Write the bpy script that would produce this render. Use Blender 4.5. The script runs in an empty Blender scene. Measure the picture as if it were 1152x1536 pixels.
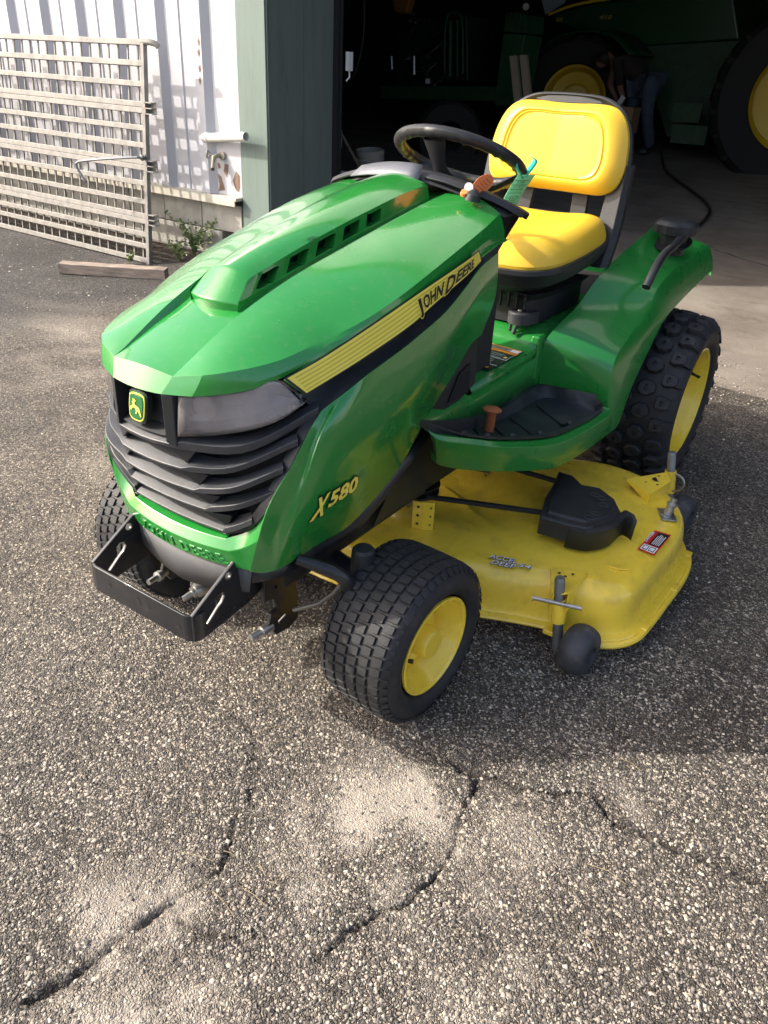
import bpy, bmesh, math, random
import numpy as np
from mathutils import Vector, Matrix, noise
random.seed(7); np.random.seed(7)
PI = math.pi
scene = bpy.context.scene
C = scene.collection

# ------------------------------------------------------------------ camera
cam_d = bpy.data.cameras.new('camera'); cam = bpy.data.objects.new('camera', cam_d); C.objects.link(cam)
cam_d.sensor_fit = 'VERTICAL'; cam_d.sensor_height = 36.0; cam_d.lens = 1156.2/1536*36.0
cam_d.clip_start = 0.05; cam_d.clip_end = 1500
yaw, pitch, roll = -0.57911, 0.52278, 0.055876
F = Vector((math.sin(yaw)*math.cos(pitch), math.cos(yaw)*math.cos(pitch), -math.sin(pitch)))
R = F.cross(Vector((0, 0, 1))).normalized(); U = R.cross(F)
R2 = math.cos(roll)*R+math.sin(roll)*U; U2 = -math.sin(roll)*R+math.cos(roll)*U
M = Matrix((R2, U2, -F)).transposed().to_4x4(); M.translation = Vector((1.11394, -1.22515, 1.33238))
cam.matrix_world = M
scene.camera = cam
# ------------------------------------------------------------------ sky and sun
SUN_EL = 33.0
sund = Vector((0.832*math.cos(math.radians(SUN_EL)), 0.555*math.cos(math.radians(SUN_EL)), -math.sin(math.radians(SUN_EL))))
w = bpy.data.worlds.new('World'); scene.world = w; w.use_nodes = True
nt = w.node_tree; nt.nodes.clear()
sky = nt.nodes.new('ShaderNodeTexSky'); sky.sky_type = 'NISHITA'; sky.sun_disc = False
sky.sun_elevation = math.radians(SUN_EL); sky.sun_rotation = math.atan2(-sund.x, -sund.y)
sky.dust_density = 4.5; sky.air_density = 0.8; sky.ozone_density = 0.6
bg = nt.nodes.new('ShaderNodeBackground'); bg.inputs['Strength'].default_value = 0.15
ow = nt.nodes.new('ShaderNodeOutputWorld')
nt.links.new(sky.outputs[0], bg.inputs[0]); nt.links.new(bg.outputs[0], ow.inputs[0])
sl = bpy.data.lights.new('sun', 'SUN'); sl.energy = 2.35; sl.angle = math.radians(0.6); sl.color = (1.0, 0.94, 0.84)
so = bpy.data.objects.new('sun', sl); C.objects.link(so); so.rotation_euler = sund.to_track_quat('-Z', 'Y').to_euler()
scene.view_settings.view_transform = 'Standard'; scene.view_settings.look = 'None'
scene.view_settings.exposure = 1.35; scene.view_settings.gamma = 1.0; scene.view_settings.use_curve_mapping = False
scene.render.engine = 'CYCLES'

# ------------------------------------------------------------------ materials
def nd(t, ty, **kw):
    n = t.nodes.new(ty)
    for k, v in kw.items():
        if k in n.inputs: n.inputs[k].default_value = v
        else: setattr(n, k, v)
    return n
def mat(name, col, rough=0.5, metal=0.0, coat=0.0, var=0.0, vscale=6.0, bump=0.0, bscale=60.0, col2=None, rvar=0.0, spec=0.5,
        dirt=None, dirt_amt=0.0, dscale=9.0, trans=0.0, alpha=1.0, stretch=(1, 1, 1)):
    m = bpy.data.materials.new(name); m.use_nodes = True; t = m.node_tree
    b = t.nodes['Principled BSDF']
    b.inputs['Base Color'].default_value = (*col, 1); b.inputs['Roughness'].default_value = rough
    b.inputs['Metallic'].default_value = metal; b.inputs['Coat Weight'].default_value = coat
    b.inputs['Coat Roughness'].default_value = 0.06; b.inputs['Specular IOR Level'].default_value = spec
    b.inputs['Transmission Weight'].default_value = trans; b.inputs['Alpha'].default_value = alpha
    tc = nd(t, 'ShaderNodeTexCoord'); mp = nd(t, 'ShaderNodeMapping'); mp.inputs['Scale'].default_value = stretch
    t.links.new(tc.outputs['Object'], mp.inputs[0]); co = mp.outputs[0]
    cur = None
    if var > 0 or col2:
        n = nd(t, 'ShaderNodeTexNoise', Scale=vscale, Detail=6.0, Roughness=0.6); t.links.new(co, n.inputs['Vector'])
        mr = nd(t, 'ShaderNodeMapRange'); mr.inputs[1].default_value = 0.35; mr.inputs[2].default_value = 0.65
        t.links.new(n.outputs['Fac'], mr.inputs[0])
        c2 = col2 if col2 else tuple(c*(1-var) for c in col)
        mx = nd(t, 'ShaderNodeMix', data_type='RGBA'); mx.inputs[6].default_value = (*col, 1); mx.inputs[7].default_value = (*c2, 1)
        t.links.new(mr.outputs[0], mx.inputs[0]); cur = mx.outputs[2]
    if dirt:
        n = nd(t, 'ShaderNodeTexNoise', Scale=dscale, Detail=9.0, Roughness=0.7); t.links.new(co, n.inputs['Vector'])
        mr = nd(t, 'ShaderNodeMapRange'); mr.inputs[1].default_value = 0.52; mr.inputs[2].default_value = 0.75; mr.inputs[4].default_value = dirt_amt
        t.links.new(n.outputs['Fac'], mr.inputs[0])
        mx = nd(t, 'ShaderNodeMix', data_type='RGBA'); mx.inputs[6].default_value = (*col, 1); mx.inputs[7].default_value = (*dirt, 1)
        if cur: t.links.new(cur, mx.inputs[6])
        t.links.new(mr.outputs[0], mx.inputs[0]); cur = mx.outputs[2]
    if cur: t.links.new(cur, b.inputs['Base Color'])
    if rvar > 0:
        n = nd(t, 'ShaderNodeTexNoise', Scale=14.0, Detail=5.0); t.links.new(co, n.inputs['Vector'])
        mr = nd(t, 'ShaderNodeMapRange'); mr.inputs[1].default_value = 0.3; mr.inputs[2].default_value = 0.7
        mr.inputs[3].default_value = max(0.02, rough-rvar); mr.inputs[4].default_value = min(1, rough+rvar)
        t.links.new(n.outputs['Fac'], mr.inputs[0]); t.links.new(mr.outputs[0], b.inputs['Roughness'])
    if bump > 0:
        n = nd(t, 'ShaderNodeTexNoise', Scale=bscale, Detail=4.0); t.links.new(co, n.inputs['Vector'])
        bp = nd(t, 'ShaderNodeBump', Strength=bump, Distance=0.004); t.links.new(n.outputs['Fac'], bp.inputs['Height'])
        t.links.new(bp.outputs[0], b.inputs['Normal'])
    return m

GREEN = mat('green_paint', (0.018, 0.232, 0.034), 0.22, coat=0.8, rvar=0.08, var=0.12, vscale=3, dirt=(0.16, 0.24, 0.12), dirt_amt=0.22, dscale=45)
GREEN2 = mat('green_plastic_paint', (0.018, 0.218, 0.034), 0.32, coat=0.5, rvar=0.08, var=0.12, vscale=3, dirt=(0.12, 0.16, 0.09), dirt_amt=0.35, dscale=16)
YEL = mat('yellow_paint', (0.92, 0.65, 0.055), 0.30, coat=0.45, rvar=0.12, var=0.06, vscale=5, dirt=(0.26, 0.17, 0.07), dirt_amt=0.42, dscale=13)
YELRIM = mat('yellow_rim_paint', (0.88, 0.63, 0.05), 0.3, coat=0.4, rvar=0.08, dirt=(0.28, 0.19, 0.06), dirt_amt=0.22, dscale=26)
SEATY = mat('seat_vinyl', (0.70, 0.455, 0.035), 0.38, rvar=0.07, bump=0.10, bscale=700, var=0.04)
DECALY = mat('decal_yellow', (0.95, 0.80, 0.12), 0.35)
DECALY2 = mat('decal_dark_yellow', (0.68, 0.54, 0.06), 0.35)
DBLK = mat('decal_black', (0.012, 0.012, 0.012), 0.35)
BLKP = mat('black_plastic', (0.016, 0.018, 0.021), 0.5, bump=0.12, bscale=900, var=0.25, vscale=12, dirt=(0.06, 0.056, 0.05), dirt_amt=0.3, dscale=20)
GRAYP = mat('grey_black_plastic', (0.038, 0.040, 0.045), 0.5, bump=0.15, bscale=900, var=0.2, vscale=12, dirt=(0.13, 0.125, 0.11), dirt_amt=0.35, dscale=24)
MATB = mat('floor_mat_rubber', (0.015, 0.018, 0.023), 0.45, bump=0.1, bscale=500, dirt=(0.09, 0.09, 0.09), dirt_amt=0.5, dscale=9)
BLKM = mat('black_painted_steel', (0.012, 0.013, 0.016), 0.36, rvar=0.12, coat=0.2, dirt=(0.09, 0.08, 0.07), dirt_amt=0.22, dscale=20)
TIRE = mat('tyre_rubber', (0.017, 0.018, 0.021), 0.66, bump=0.2, bscale=260, var=0.3, vscale=14, dirt=(0.085, 0.078, 0.068), dirt_amt=0.4, dscale=16)
ZINC = mat('zinc_steel', (0.48, 0.48, 0.46), 0.36, metal=0.9, var=0.3, vscale=40, rvar=0.1)
LENS = None
ZINC_D = mat('dull_steel_rod', (0.22, 0.20, 0.16), 0.5, metal=0.6, var=.3)
DARK = mat('deep_black', (0.006, 0.006, 0.007), 0.8)
CAV = mat('under_body_dark', (0.02, 0.02, 0.02), 0.7, var=0.4, vscale=18)
ORNG = mat('orange_plastic', (0.95, 0.26, 0.08), 0.4)
SLATM = mat('weathered_grille_plastic', (0.034, 0.037, 0.043), 0.44, bump=0.15, bscale=900, var=0.15, vscale=12, dirt=(0.09, 0.085, 0.075), dirt_amt=0.4, dscale=24, spec=.7)
BRNO = mat('brown_orange_plastic', (0.42, 0.13, 0.045), 0.5, var=0.15)
WHT = mat('white_print', (0.8, 0.8, 0.78), 0.5)
RED = mat('red_print', (0.55, 0.02, 0.02), 0.4)
ORP = mat('orange_print', (0.75, 0.26, 0.03), 0.45)
DGRN = mat('emblem_green', (0.01, 0.12, 0.03), 0.3, coat=.5)
TAGG = mat('green_tag_card', (0.34, 0.92, 0.34), 0.6, var=.1)
TEAL = mat('teal_ribbon', (0.03, 0.52, 0.36), 0.5)
GALV = mat('galvanised_aluminium', (0.235, 0.225, 0.21), 0.55, metal=0.2, var=0.28, vscale=22, rvar=0.12, dirt=(0.33, 0.28, 0.22), dirt_amt=0.35, dscale=12, bump=.15, bscale=150)
WALLW = mat('white_painted_sheet', (0.50, 0.50, 0.53), 0.42, var=0.06, vscale=3, dirt=(0.40, 0.34, 0.28), dirt_amt=0.30, dscale=5, stretch=(1, 1, .5))
RUSTF = mat('bare_rusty_patch', (0.26, 0.17, 0.12), 0.8, var=.4, vscale=25)
TRIMW = mat('weathered_cream_trim', (0.60, 0.56, 0.46), 0.6, var=0.2, vscale=14, dirt=(0.22, 0.18, 0.12), dirt_amt=0.5, dscale=20)
BLOCK = mat('concrete_block', (0.42, 0.40, 0.35), 0.85, var=0.25, vscale=10, bump=0.5, bscale=120, dirt=(0.20, 0.18, 0.15), dirt_amt=0.5, dscale=8)
GPOST = mat('sage_green_boards', (0.145, 0.195, 0.170), 0.65, var=0.12, vscale=4, bump=0.2, bscale=90, stretch=(3, 3, .4), dirt=(0.10, 0.13, 0.11), dirt_amt=0.35, dscale=8)
GJAMB = mat('grey_green_plywood', (0.13, 0.165, 0.155), 0.6, var=0.15, vscale=3, bump=0.2, bscale=90, stretch=(3, 3, .4), dirt=(0.05, 0.06, 0.055), dirt_amt=0.5, dscale=7)
PVC = mat('pvc_pipe', (0.72, 0.70, 0.64), 0.4, var=0.08, dirt=(0.35, 0.22, 0.15), dirt_amt=0.3, dscale=15)
WOOD = mat('weathered_wood', (0.30, 0.24, 0.19), 0.8, var=0.4, vscale=9, bump=0.8, bscale=70, stretch=(1, 12, 12))
WOODI = mat('pale_board', (0.42, 0.34, 0.25), 0.75, var=0.25, vscale=9, stretch=(8, 8, 1))
CONC = mat('concrete', (0.25, 0.22, 0.185), 0.8, col2=(0.15, 0.127, 0.105), vscale=1.6, bump=0.9, bscale=45, dirt=(0.085, 0.062, 0.045), dirt_amt=1.0, dscale=3.3, stretch=(.85, 1.25, 1))
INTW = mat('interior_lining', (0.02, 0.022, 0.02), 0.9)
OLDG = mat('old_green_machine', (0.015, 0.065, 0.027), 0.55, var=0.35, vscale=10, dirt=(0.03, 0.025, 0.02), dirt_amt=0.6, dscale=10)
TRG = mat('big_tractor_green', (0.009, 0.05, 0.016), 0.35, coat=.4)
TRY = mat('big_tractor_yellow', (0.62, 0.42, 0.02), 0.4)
JEAN = mat('blue_denim', (0.055, 0.08, 0.125), 0.85, var=0.3, vscale=14, bump=.3, bscale=200)
SHIRT = mat('brown_shirt', (0.022, 0.014, 0.012), 0.85, var=0.3)
SKIN = mat('skin', (0.20, 0.11, 0.08), 0.55)
HAIRM = mat('dark_hair', (0.02, 0.015, 0.01), 0.7)
HOSE = mat('rubber_hose', (0.025, 0.022, 0.02), 0.6)
BUCK = mat('grubby_white_plastic', (0.40, 0.37, 0.32), 0.6, var=.2, dirt=(0.12, 0.09, 0.06), dirt_amt=.6, dscale=9)
BUCKW = mat('white_plastic', (0.60, 0.62, 0.62), 0.5)
LEAF = mat('weed_leaf', (0.10, 0.17, 0.045), 0.6, col2=(0.17, 0.22, 0.07), vscale=30)
STEM = mat('weed_stem', (0.16, 0.17, 0.07), 0.7)
STRAWM = mat('dry_straw', (0.36, 0.28, 0.16), 0.8, var=.3)
def lens_mat():
    m = bpy.data.materials.new('clear_lens'); m.use_nodes = True; t = m.node_tree; t.nodes.clear()
    o = nd(t, 'ShaderNodeOutputMaterial'); g = nd(t, 'ShaderNodeBsdfGlossy'); g.inputs['Roughness'].default_value = .12
    d = nd(t, 'ShaderNodeBsdfTransparent'); d.inputs[0].default_value = (.90, .88, .88, 1)
    f = nd(t, 'ShaderNodeFresnel', IOR=1.5); mx = nd(t, 'ShaderNodeMixShader'); df = nd(t, 'ShaderNodeBsdfDiffuse'); df.inputs[0].default_value = (.66, .61, .60, 1)
    n = nd(t, 'ShaderNodeTexNoise', Scale=7.0, Detail=6.0); mr = nd(t, 'ShaderNodeMapRange'); mr.inputs[1].default_value = .35; mr.inputs[2].default_value = .7; mr.inputs[3].default_value = .12; mr.inputs[4].default_value = .42
    tc = nd(t, 'ShaderNodeTexCoord'); t.links.new(tc.outputs['Object'], n.inputs['Vector'])
    t.links.new(n.outputs['Fac'], mr.inputs[0]); m2 = nd(t, 'ShaderNodeMixShader'); t.links.new(mr.outputs[0], m2.inputs[0])
    t.links.new(d.outputs[0], m2.inputs[1]); t.links.new(df.outputs[0], m2.inputs[2])
    t.links.new(f.outputs[0], mx.inputs[0]); t.links.new(m2.outputs[0], mx.inputs[1]); t.links.new(g.outputs[0], mx.inputs[2]); t.links.new(mx.outputs[0], o.inputs[0])
    return m
LENS = lens_mat()
REFL = mat('lamp_reflector', (0.74, 0.71, 0.70), 0.3, metal=0.4, var=.2)
AMB = mat('amber_bulb', (0.8, 0.35, 0.04), 0.2)

# ------------------------------------------------------------------ mesh helpers
def V3(p): return Vector(p)
def me(name, V, Fc, m, parent=None, sharp=32, bevel=0, seg=2, sub=0, solid=0, off=-1, smooth=True, fm=None, kind=None, ba=None):
    d = bpy.data.meshes.new(name); d.from_pydata([tuple(v) for v in V], [], [tuple(f) for f in Fc]); d.update()
    ms = m if isinstance(m, (list, tuple)) else [m]
    for q in ms: d.materials.append(q)
    if fm: d.polygons.foreach_set('material_index', fm)
    if smooth:
        d.polygons.foreach_set('use_smooth', [True]*len(d.polygons)); d.set_sharp_from_angle(angle=math.radians(sharp))
    o = bpy.data.objects.new(name, d); C.objects.link(o)
    if parent: o.parent = parent
    if solid: md = o.modifiers.new('s', 'SOLIDIFY'); md.thickness = solid; md.offset = off
    if bevel:
        md = o.modifiers.new('b', 'BEVEL'); md.width = bevel; md.segments = seg; md.limit_method = 'ANGLE'; md.angle_limit = math.radians(ba if ba else 30); md.harden_normals = True
    if sub: md = o.modifiers.new('u', 'SUBSURF'); md.levels = sub; md.render_levels = sub
    if kind: o['kind'] = kind
    return o
class MB:
    def __init__(s): s.V = []; s.F = []; s.M = []
    def add(s, V, Fc, mi=0):
        n = len(s.V); s.V += [tuple(v) for v in V]; s.F += [tuple(i+n for i in f) for f in Fc]; s.M += [mi]*len(Fc); return s
    def box(s, c, d, mat3=None, mi=0, taper=1.0):
        c = V3(c); x, y, z = [k/2 for k in d]; v = []
        for k in (-1, 1):
            t = taper if k > 0 else 1.0
            for a, b in ((-1, -1), (1, -1), (1, 1), (-1, 1)):
                p = Vector((a*x*t, b*y*t, k*z))
                if mat3: p = mat3 @ p
                v.append(c+p)
        return s.add(v, [(3, 2, 1, 0), (4, 5, 6, 7), (0, 1, 5, 4), (1, 2, 6, 5), (2, 3, 7, 6), (3, 0, 4, 7)], mi)
    def bar(s, a, b, w, h, up=(0, 0, 1), mi=0):
        a, b = V3(a), V3(b); z = (b-a).normalized(); u = V3(up); x = u.cross(z)
        if x.length < 1e-4: x = Vector((1, 0, 0)).cross(z)
        x.normalize(); y = z.cross(x)
        return s.box((a+b)/2, (w, h, (b-a).length), Matrix((x, y, z)).transposed(), mi)
    def tube(s, P, r, n=10, mi=0, caps=True, closed=False):
        P = [V3(p) for p in P]; N = len(P); rr = r if isinstance(r, (list, tuple)) else [r]*N
        v = []; prev = None
        for i, p in enumerate(P):
            if closed: t = P[(i+1) % N]-P[i-1]
            else: t = P[min(i+1, N-1)]-P[max(i-1, 0)]
            t.normalize()
            if prev is None:
                x = t.orthogonal().normalized()
            else:
                x = prev-t*prev.dot(t); x.normalize()
            prev = x; y = t.cross(x)
            for k in range(n):
                a = 2*PI*k/n; v.append(p+(x*math.cos(a)+y*math.sin(a))*rr[i])
        f = []
        for i in range(N if closed else N-1):
            j = (i+1) % N
            for k in range(n):
                l = (k+1) % n; f.append((i*n+k, i*n+l, j*n+l, j*n+k))
        if caps and not closed:
            f.append(tuple(range(n-1, -1, -1))); f.append(tuple((N-1)*n+k for k in range(n)))
        return s.add(v, f, mi)
    def lathe(s, prof, c=(0, 0, 0), ax=(1, 0, 0), n=48, mi=0, closed=False):
        # prof: (axial, radius)
        ax = V3(ax).normalized(); x = ax.orthogonal().normalized(); y = ax.cross(x); c = V3(c); v = []
        for a, r in prof:
            for k in range(n):
                t = 2*PI*k/n; v.append(c+ax*a+(x*math.cos(t)+y*math.sin(t))*r)
        f = []
        m = len(prof)
        for i in range(m if closed else m-1):
            j = (i+1) % m
            for k in range(n):
                l = (k+1) % n; f.append((i*n+k, i*n+l, j*n+l, j*n+k))
        return s.add(v, f, mi)
    def grid(s, rows, mi=0, wrap=False, flip=False):
        m, n = len(rows), len(rows[0]); v = [p for r in rows for p in r]; f = []
        for i in range(m-1):
            for k in range(n if wrap else n-1):
                l = (k+1) % n; q = (i*n+k, i*n+l, (i+1)*n+l, (i+1)*n+k)
                f.append(q[::-1] if flip else q)
        return s.add(v, f, mi)
    def poly(s, P, mi=0): return s.add(P, [tuple(range(len(P)))], mi)
    def prism(s, P, d, mi=0):
        n = len(P); d = V3(d); P = [V3(p) for p in P]
        return s.add(P+[p+d for p in P], [tuple(range(n-1, -1, -1)), tuple(range(n, 2*n))]+[(i, (i+1) % n, (i+1) % n+n, i+n) for i in range(n)], mi)
    def mirror(s):
        n = len(s.V); s.V += [(-v[0], v[1], v[2]) for v in s.V]; s.F += [tuple(i+n for i in f[::-1]) for f in s.F]; s.M += list(s.M); return s
    def weld(s, eps=1e-4):
        key = {}; mp = []; nv = []
        for v in s.V:
            k = (round(v[0]/eps), round(v[1]/eps), round(v[2]/eps))
            if k not in key: key[k] = len(nv); nv.append(v)
            mp.append(key[k])
        F2 = []; M2 = []
        for f, mi in zip(s.F, s.M):
            g = []
            for i in f:
                if mp[i] not in g: g.append(mp[i])
            if len(g) > 2: F2.append(tuple(g)); M2.append(mi)
        s.V, s.F, s.M = nv, F2, M2; return s
    def build(s, name, m, parent=None, **kw):
        ms = m if isinstance(m, (list, tuple)) else [m]
        return me(name, s.V, s.F, ms, parent, fm=s.M if len(ms) > 1 else None, **kw)
def cr(P, n):
    """Catmull-Rom resample of a polyline to n points, by chord length"""
    P = [V3(p) for p in P]
    if len(P) == 2: return [P[0].lerp(P[1], i/(n-1)) for i in range(n)]
    d = [0]
    for a, b in zip(P[:-1], P[1:]): d.append(d[-1]+max((b-a).length, 1e-6))
    out = []
    for i in range(n):
        s = d[-1]*i/(n-1); k = 0
        while k < len(P)-2 and s > d[k+1]: k += 1
        t = (s-d[k])/(d[k+1]-d[k]); h = d[k+1]-d[k]
        m0 = (P[k+1]-P[k-1])/(d[k+1]-d[k-1])*h if k > 0 else (P[k+1]-P[k])
        m1 = (P[k+2]-P[k])/(d[k+2]-d[k])*h if k+2 < len(P) else (P[k+1]-P[k])
        t2, t3 = t*t, t*t*t
        out.append(P[k]*(2*t3-3*t2+1)+m0*(t3-2*t2+t)+P[k+1]*(-2*t3+3*t2)+m1*(t3-t2))
    return out
def closed0(P, n):
    P = [V3(p) for p in P]; return cr(P+P[:1], n+1)[:-1]
def crp(P, n):
    """same but through matching parameters (each control point keeps its index share)"""
    P = [V3(p) for p in P]; out = []
    for i in range(n):
        s = (len(P)-1)*i/(n-1); k = min(int(s), len(P)-2); t = s-k
        p1, p2 = P[k], P[k+1]; p0 = P[k-1] if k > 0 else p1*2-p2; p3 = P[k+2] if k+2 < len(P) else p2*2-p1
        out.append(0.5*((2*p1)+(p2-p0)*t+(2*p0-5*p1+4*p2-p3)*t*t+(3*p1-p0-3*p2+p3)*t**3))
    return out
def empty(name, label, cat, loc=(0, 0, 0), group=None):
    o = bpy.data.objects.new(name, None); C.objects.link(o); o.location = loc; o['label'] = label; o['category'] = cat
    o.empty_display_size = 0.1
    if group: o['group'] = group
    return o
def tag(o, label, cat, group=None):
    o['label'] = label; o['category'] = cat
    if group: o['group'] = group
    return o
_dg = None
def conv(o, name):
    dg = bpy.context.evaluated_depsgraph_get(); dg.update()
    m = bpy.data.meshes.new_from_object(o.evaluated_get(dg)); bpy.data.objects.remove(o); m.name = name
    return m
def text_geo(s, offset=0.0, extrude=0.0, shear=0.0, space=1.0, bold=None):
    c = bpy.data.curves.new('t', 'FONT'); c.body = s; c.size = 1.0; c.offset = offset; c.extrude = extrude; c.shear = shear; c.space_character = space
    c.resolution_u = 2
    o = bpy.data.objects.new('t', c); C.objects.link(o); bpy.context.view_layer.update(); m = conv(o, 't')
    v = [tuple(p.co) for p in m.vertices]; f = [tuple(p.vertices) for p in m.polygons]; bpy.data.meshes.remove(m); bpy.data.curves.remove(c)
    return v, f
def text_on(mb, s, org, ux, uy, h, width=None, offset=0.0, lift=0.0, shear=0.0, space=1.0, mi=0, thick=0.0):
    """lay text on the plane org + ux*x + uy*y; h cap height (m)"""
    v, f = text_geo(s, offset, thick/h*0.7 if thick else 0, shear, space); org = V3(org); ux = V3(ux).normalized(); uy = V3(uy); uy = (uy-ux*uy.dot(ux)).normalized(); n = ux.cross(uy)
    sx = h/0.70; x0 = min(p[0] for p in v)+offset; x1 = max(p[0] for p in v)-offset; kx = sx if not width else width/(x1-x0)
    mb.add([org+ux*((p[0]-x0)*kx)+uy*(p[1]*sx)+n*(lift+p[2]*sx) for p in v], f, mi)
def text_map(mb, s, fn, h, u0, u1, v0, offset=0.0, lift=0.0, shear=0.0, space=1.0, mi=0):
    """map text to a patch fn(u,v,lift); u0..u1 text span, v0 baseline, h height in v units"""
    v, f = text_geo(s, offset, 0, shear, space); x0 = min(p[0] for p in v)+offset; x1 = max(p[0] for p in v)-offset
    mb.add([fn(u0+(u1-u0)*(p[0]-x0)/(x1-x0), v0+h*p[1]/0.70, lift) for p in v], f, mi)
def plate(name, outline, holes, thick, O, ux, uy, m, parent, bevel=0.0, kw={}):
    """flat plate from a 2-D outline with holes; local (u,v) -> O+ux*u+uy*v, thickness along ux x uy"""
    c = bpy.data.curves.new('p', 'CURVE'); c.dimensions = '2D'; c.fill_mode = 'BOTH'; c.extrude = thick/2; c.bevel_depth = bevel; c.bevel_resolution = 1
    for P in [outline]+holes:
        s = c.splines.new('POLY'); s.points.add(len(P)-1); s.use_cyclic_u = True
        for q, p in zip(s.points, P): q.co = (p[0], p[1], 0, 1)
    o = bpy.data.objects.new('p', c); C.objects.link(o); bpy.context.view_layer.update(); mm = conv(o, name); bpy.data.curves.remove(c)
    ux = V3(ux).normalized(); uy = V3(uy); uy = (uy-ux*uy.dot(ux)).normalized(); n = ux.cross(uy); O = V3(O)
    mm.transform(Matrix.Translation(O) @ Matrix((ux, uy, n)).transposed().to_4x4())
    mm.materials.clear(); mm.materials.append(m); ob = bpy.data.objects.new(name, mm); C.objects.link(ob)
    mm.polygons.foreach_set('use_smooth', [True]*len(mm.polygons)); mm.set_sharp_from_angle(angle=math.radians(30))
    if parent: ob.parent = parent
    return ob
def circ2(cx, cy, r, n=16): return [(cx+r*math.cos(2*PI*k/n), cy+r*math.sin(2*PI*k/n)) for k in range(n)]
def pair(mb, name, m, parent, **kw):
    a = mb.build(name, m, parent, **kw); b = mir(a); return a, b
def mir(o, parent=None):
    """mirrored copy across the tractor's centre plane (baked into its own mesh)"""
    d = o.data.copy(); d.transform(Matrix.Scale(-1, 4, (1, 0, 0))); d.flip_normals()
    c = o.copy(); c.data = d; C.objects.link(c); c.parent = parent or o.parent
    return c
def lerp(a, b, t): return V3(a).lerp(V3(b), t)
def fnoise(x, y, s, seed=0): return noise.noise(Vector((x*s+seed*17.3, y*s-seed*9.1, seed*3.7)))

# ================================================================== GROUND
rng = np.random.RandomState(3)
LAT = rng.rand(8, 256, 256).astype(np.float32)
def vn(x, y, s, k=0):
    x = x*s+k*13.7; y = y*s+k*7.9; xi = np.floor(x).astype(int); yi = np.floor(y).astype(int); fx = x-xi; fy = y-yi
    fx = fx*fx*(3-2*fx); fy = fy*fy*(3-2*fy); L = LAT[k % 8]; a = xi % 256; b = (xi+1) % 256; c = yi % 256; d = (yi+1) % 256
    return (L[a, c]*(1-fx)+L[b, c]*fx)*(1-fy)+(L[a, d]*(1-fx)+L[b, d]*fx)*fy-0.5
def fbm(x, y, s, k=0, o=4):
    r = 0; a = 1
    for i in range(o): r = r+a*vn(x, y, s*2**i, k+i); a *= .5
    return r
def seg_d(x, y, P, wob=0.024):
    x0, y0 = x, y; x = x+wob*fbm(x0, y0, 11, 2, 3)+.35*wob*fbm(x0, y0, 75, 1, 2); y = y+wob*fbm(x0, y0, 11, 5, 3)+.35*wob*fbm(x0, y0, 75, 4, 2)
    best = np.full(x.shape, 9.0); tt = np.zeros(x.shape)
    n = len(P)-1
    for i in range(n):
        ax, ay = P[i][0], P[i][1]; bx, by = P[i+1][0]-ax, P[i+1][1]-ay; l = bx*bx+by*by
        t = np.clip(((x-ax)*bx+(y-ay)*by)/l, 0, 1); dd = np.hypot(x-ax-t*bx, y-ay-t*by)
        m = dd < best; best = np.where(m, dd, best); tt = np.where(m, (i+t)/n, tt)
    return best, tt
CRACKS = [([(0.2716,-0.3992,0.0000), (0.3477,-0.5299,0.0000), (0.3775,-0.5998,0.0000), (0.3681,-0.6912,0.0000), (0.3588,-0.7299,0.0000), (0.3329,-0.8384,0.0000), (0.3014,-0.9558,0.0000)], .011, .014),
          ([(0.4061,-0.7181,0.0000), (0.4541,-0.7082,0.0000), (0.5432,-0.6514,0.0000)], .007, .009),
          ([(0.6694,-0.1086,0.0000), (0.6804,-0.2096,0.0000), (0.7144,-0.2741,0.0000), (0.7122,-0.3676,0.0000), (0.7011,-0.4439,0.0000), (0.6545,-0.5264,0.0000), (0.6417,-0.6251,0.0000)], .009, .016),
          ([(0.5328,-0.1049,0.0000), (0.6673,-0.0986,0.0000), (0.7933,-0.0598,0.0000), (0.8934,-0.0061,0.0000), (0.9751,-0.0288,0.0000), (1.0712,-0.0259,0.0000), (1.1367,-0.0238,0.0000), (1.2992,0.0311,0.0000)], .015, .017),
          ([(-0.2035,-0.1698,0.0000), (-0.1250,-0.3068,0.0000), (0.0744,-0.2986,0.0000), (0.1947,-0.3129,0.0000), (0.2716,-0.3992,0.0000)], .006, .004)]
DUST = [((0.5745,-0.2254,0.0000), .16, .05, .6), ((0.4041,-0.8805,0.0000), .26, .09, .9), ((-2.0721,0.8276,0.0000), 1.5, .7, .20), ((-0.9194,-0.0998,0.0000), .8, .4, .12), ((0.4716,-0.4561,0.0000), .12, .03, .6), ((0.8046,-0.3504,0.0000), .3, .05, .35), ((0.9722,0.0210,0.0000), .12, .03, .5), ((0.5114,-0.2841,0.0000), .19, .07, .75), ((0.5149,-0.5658,0.0000), .12, .055, 1.1), ((0.4856,-0.7540,0.0000), .17, .07, .9), ((0.5066,-0.3712,0.0000), .14, .05, .6),
        ((1.2369,-0.1867,0.0000), .12, .10, .5), ((0.7775,-0.4961,0.0000), .3, .08, .35), ((0.8138,-0.1995,0.0000), .2, .08, .35), ((-2.7453,1.3999,0.0000), 1.1, .35, .22)]
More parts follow.
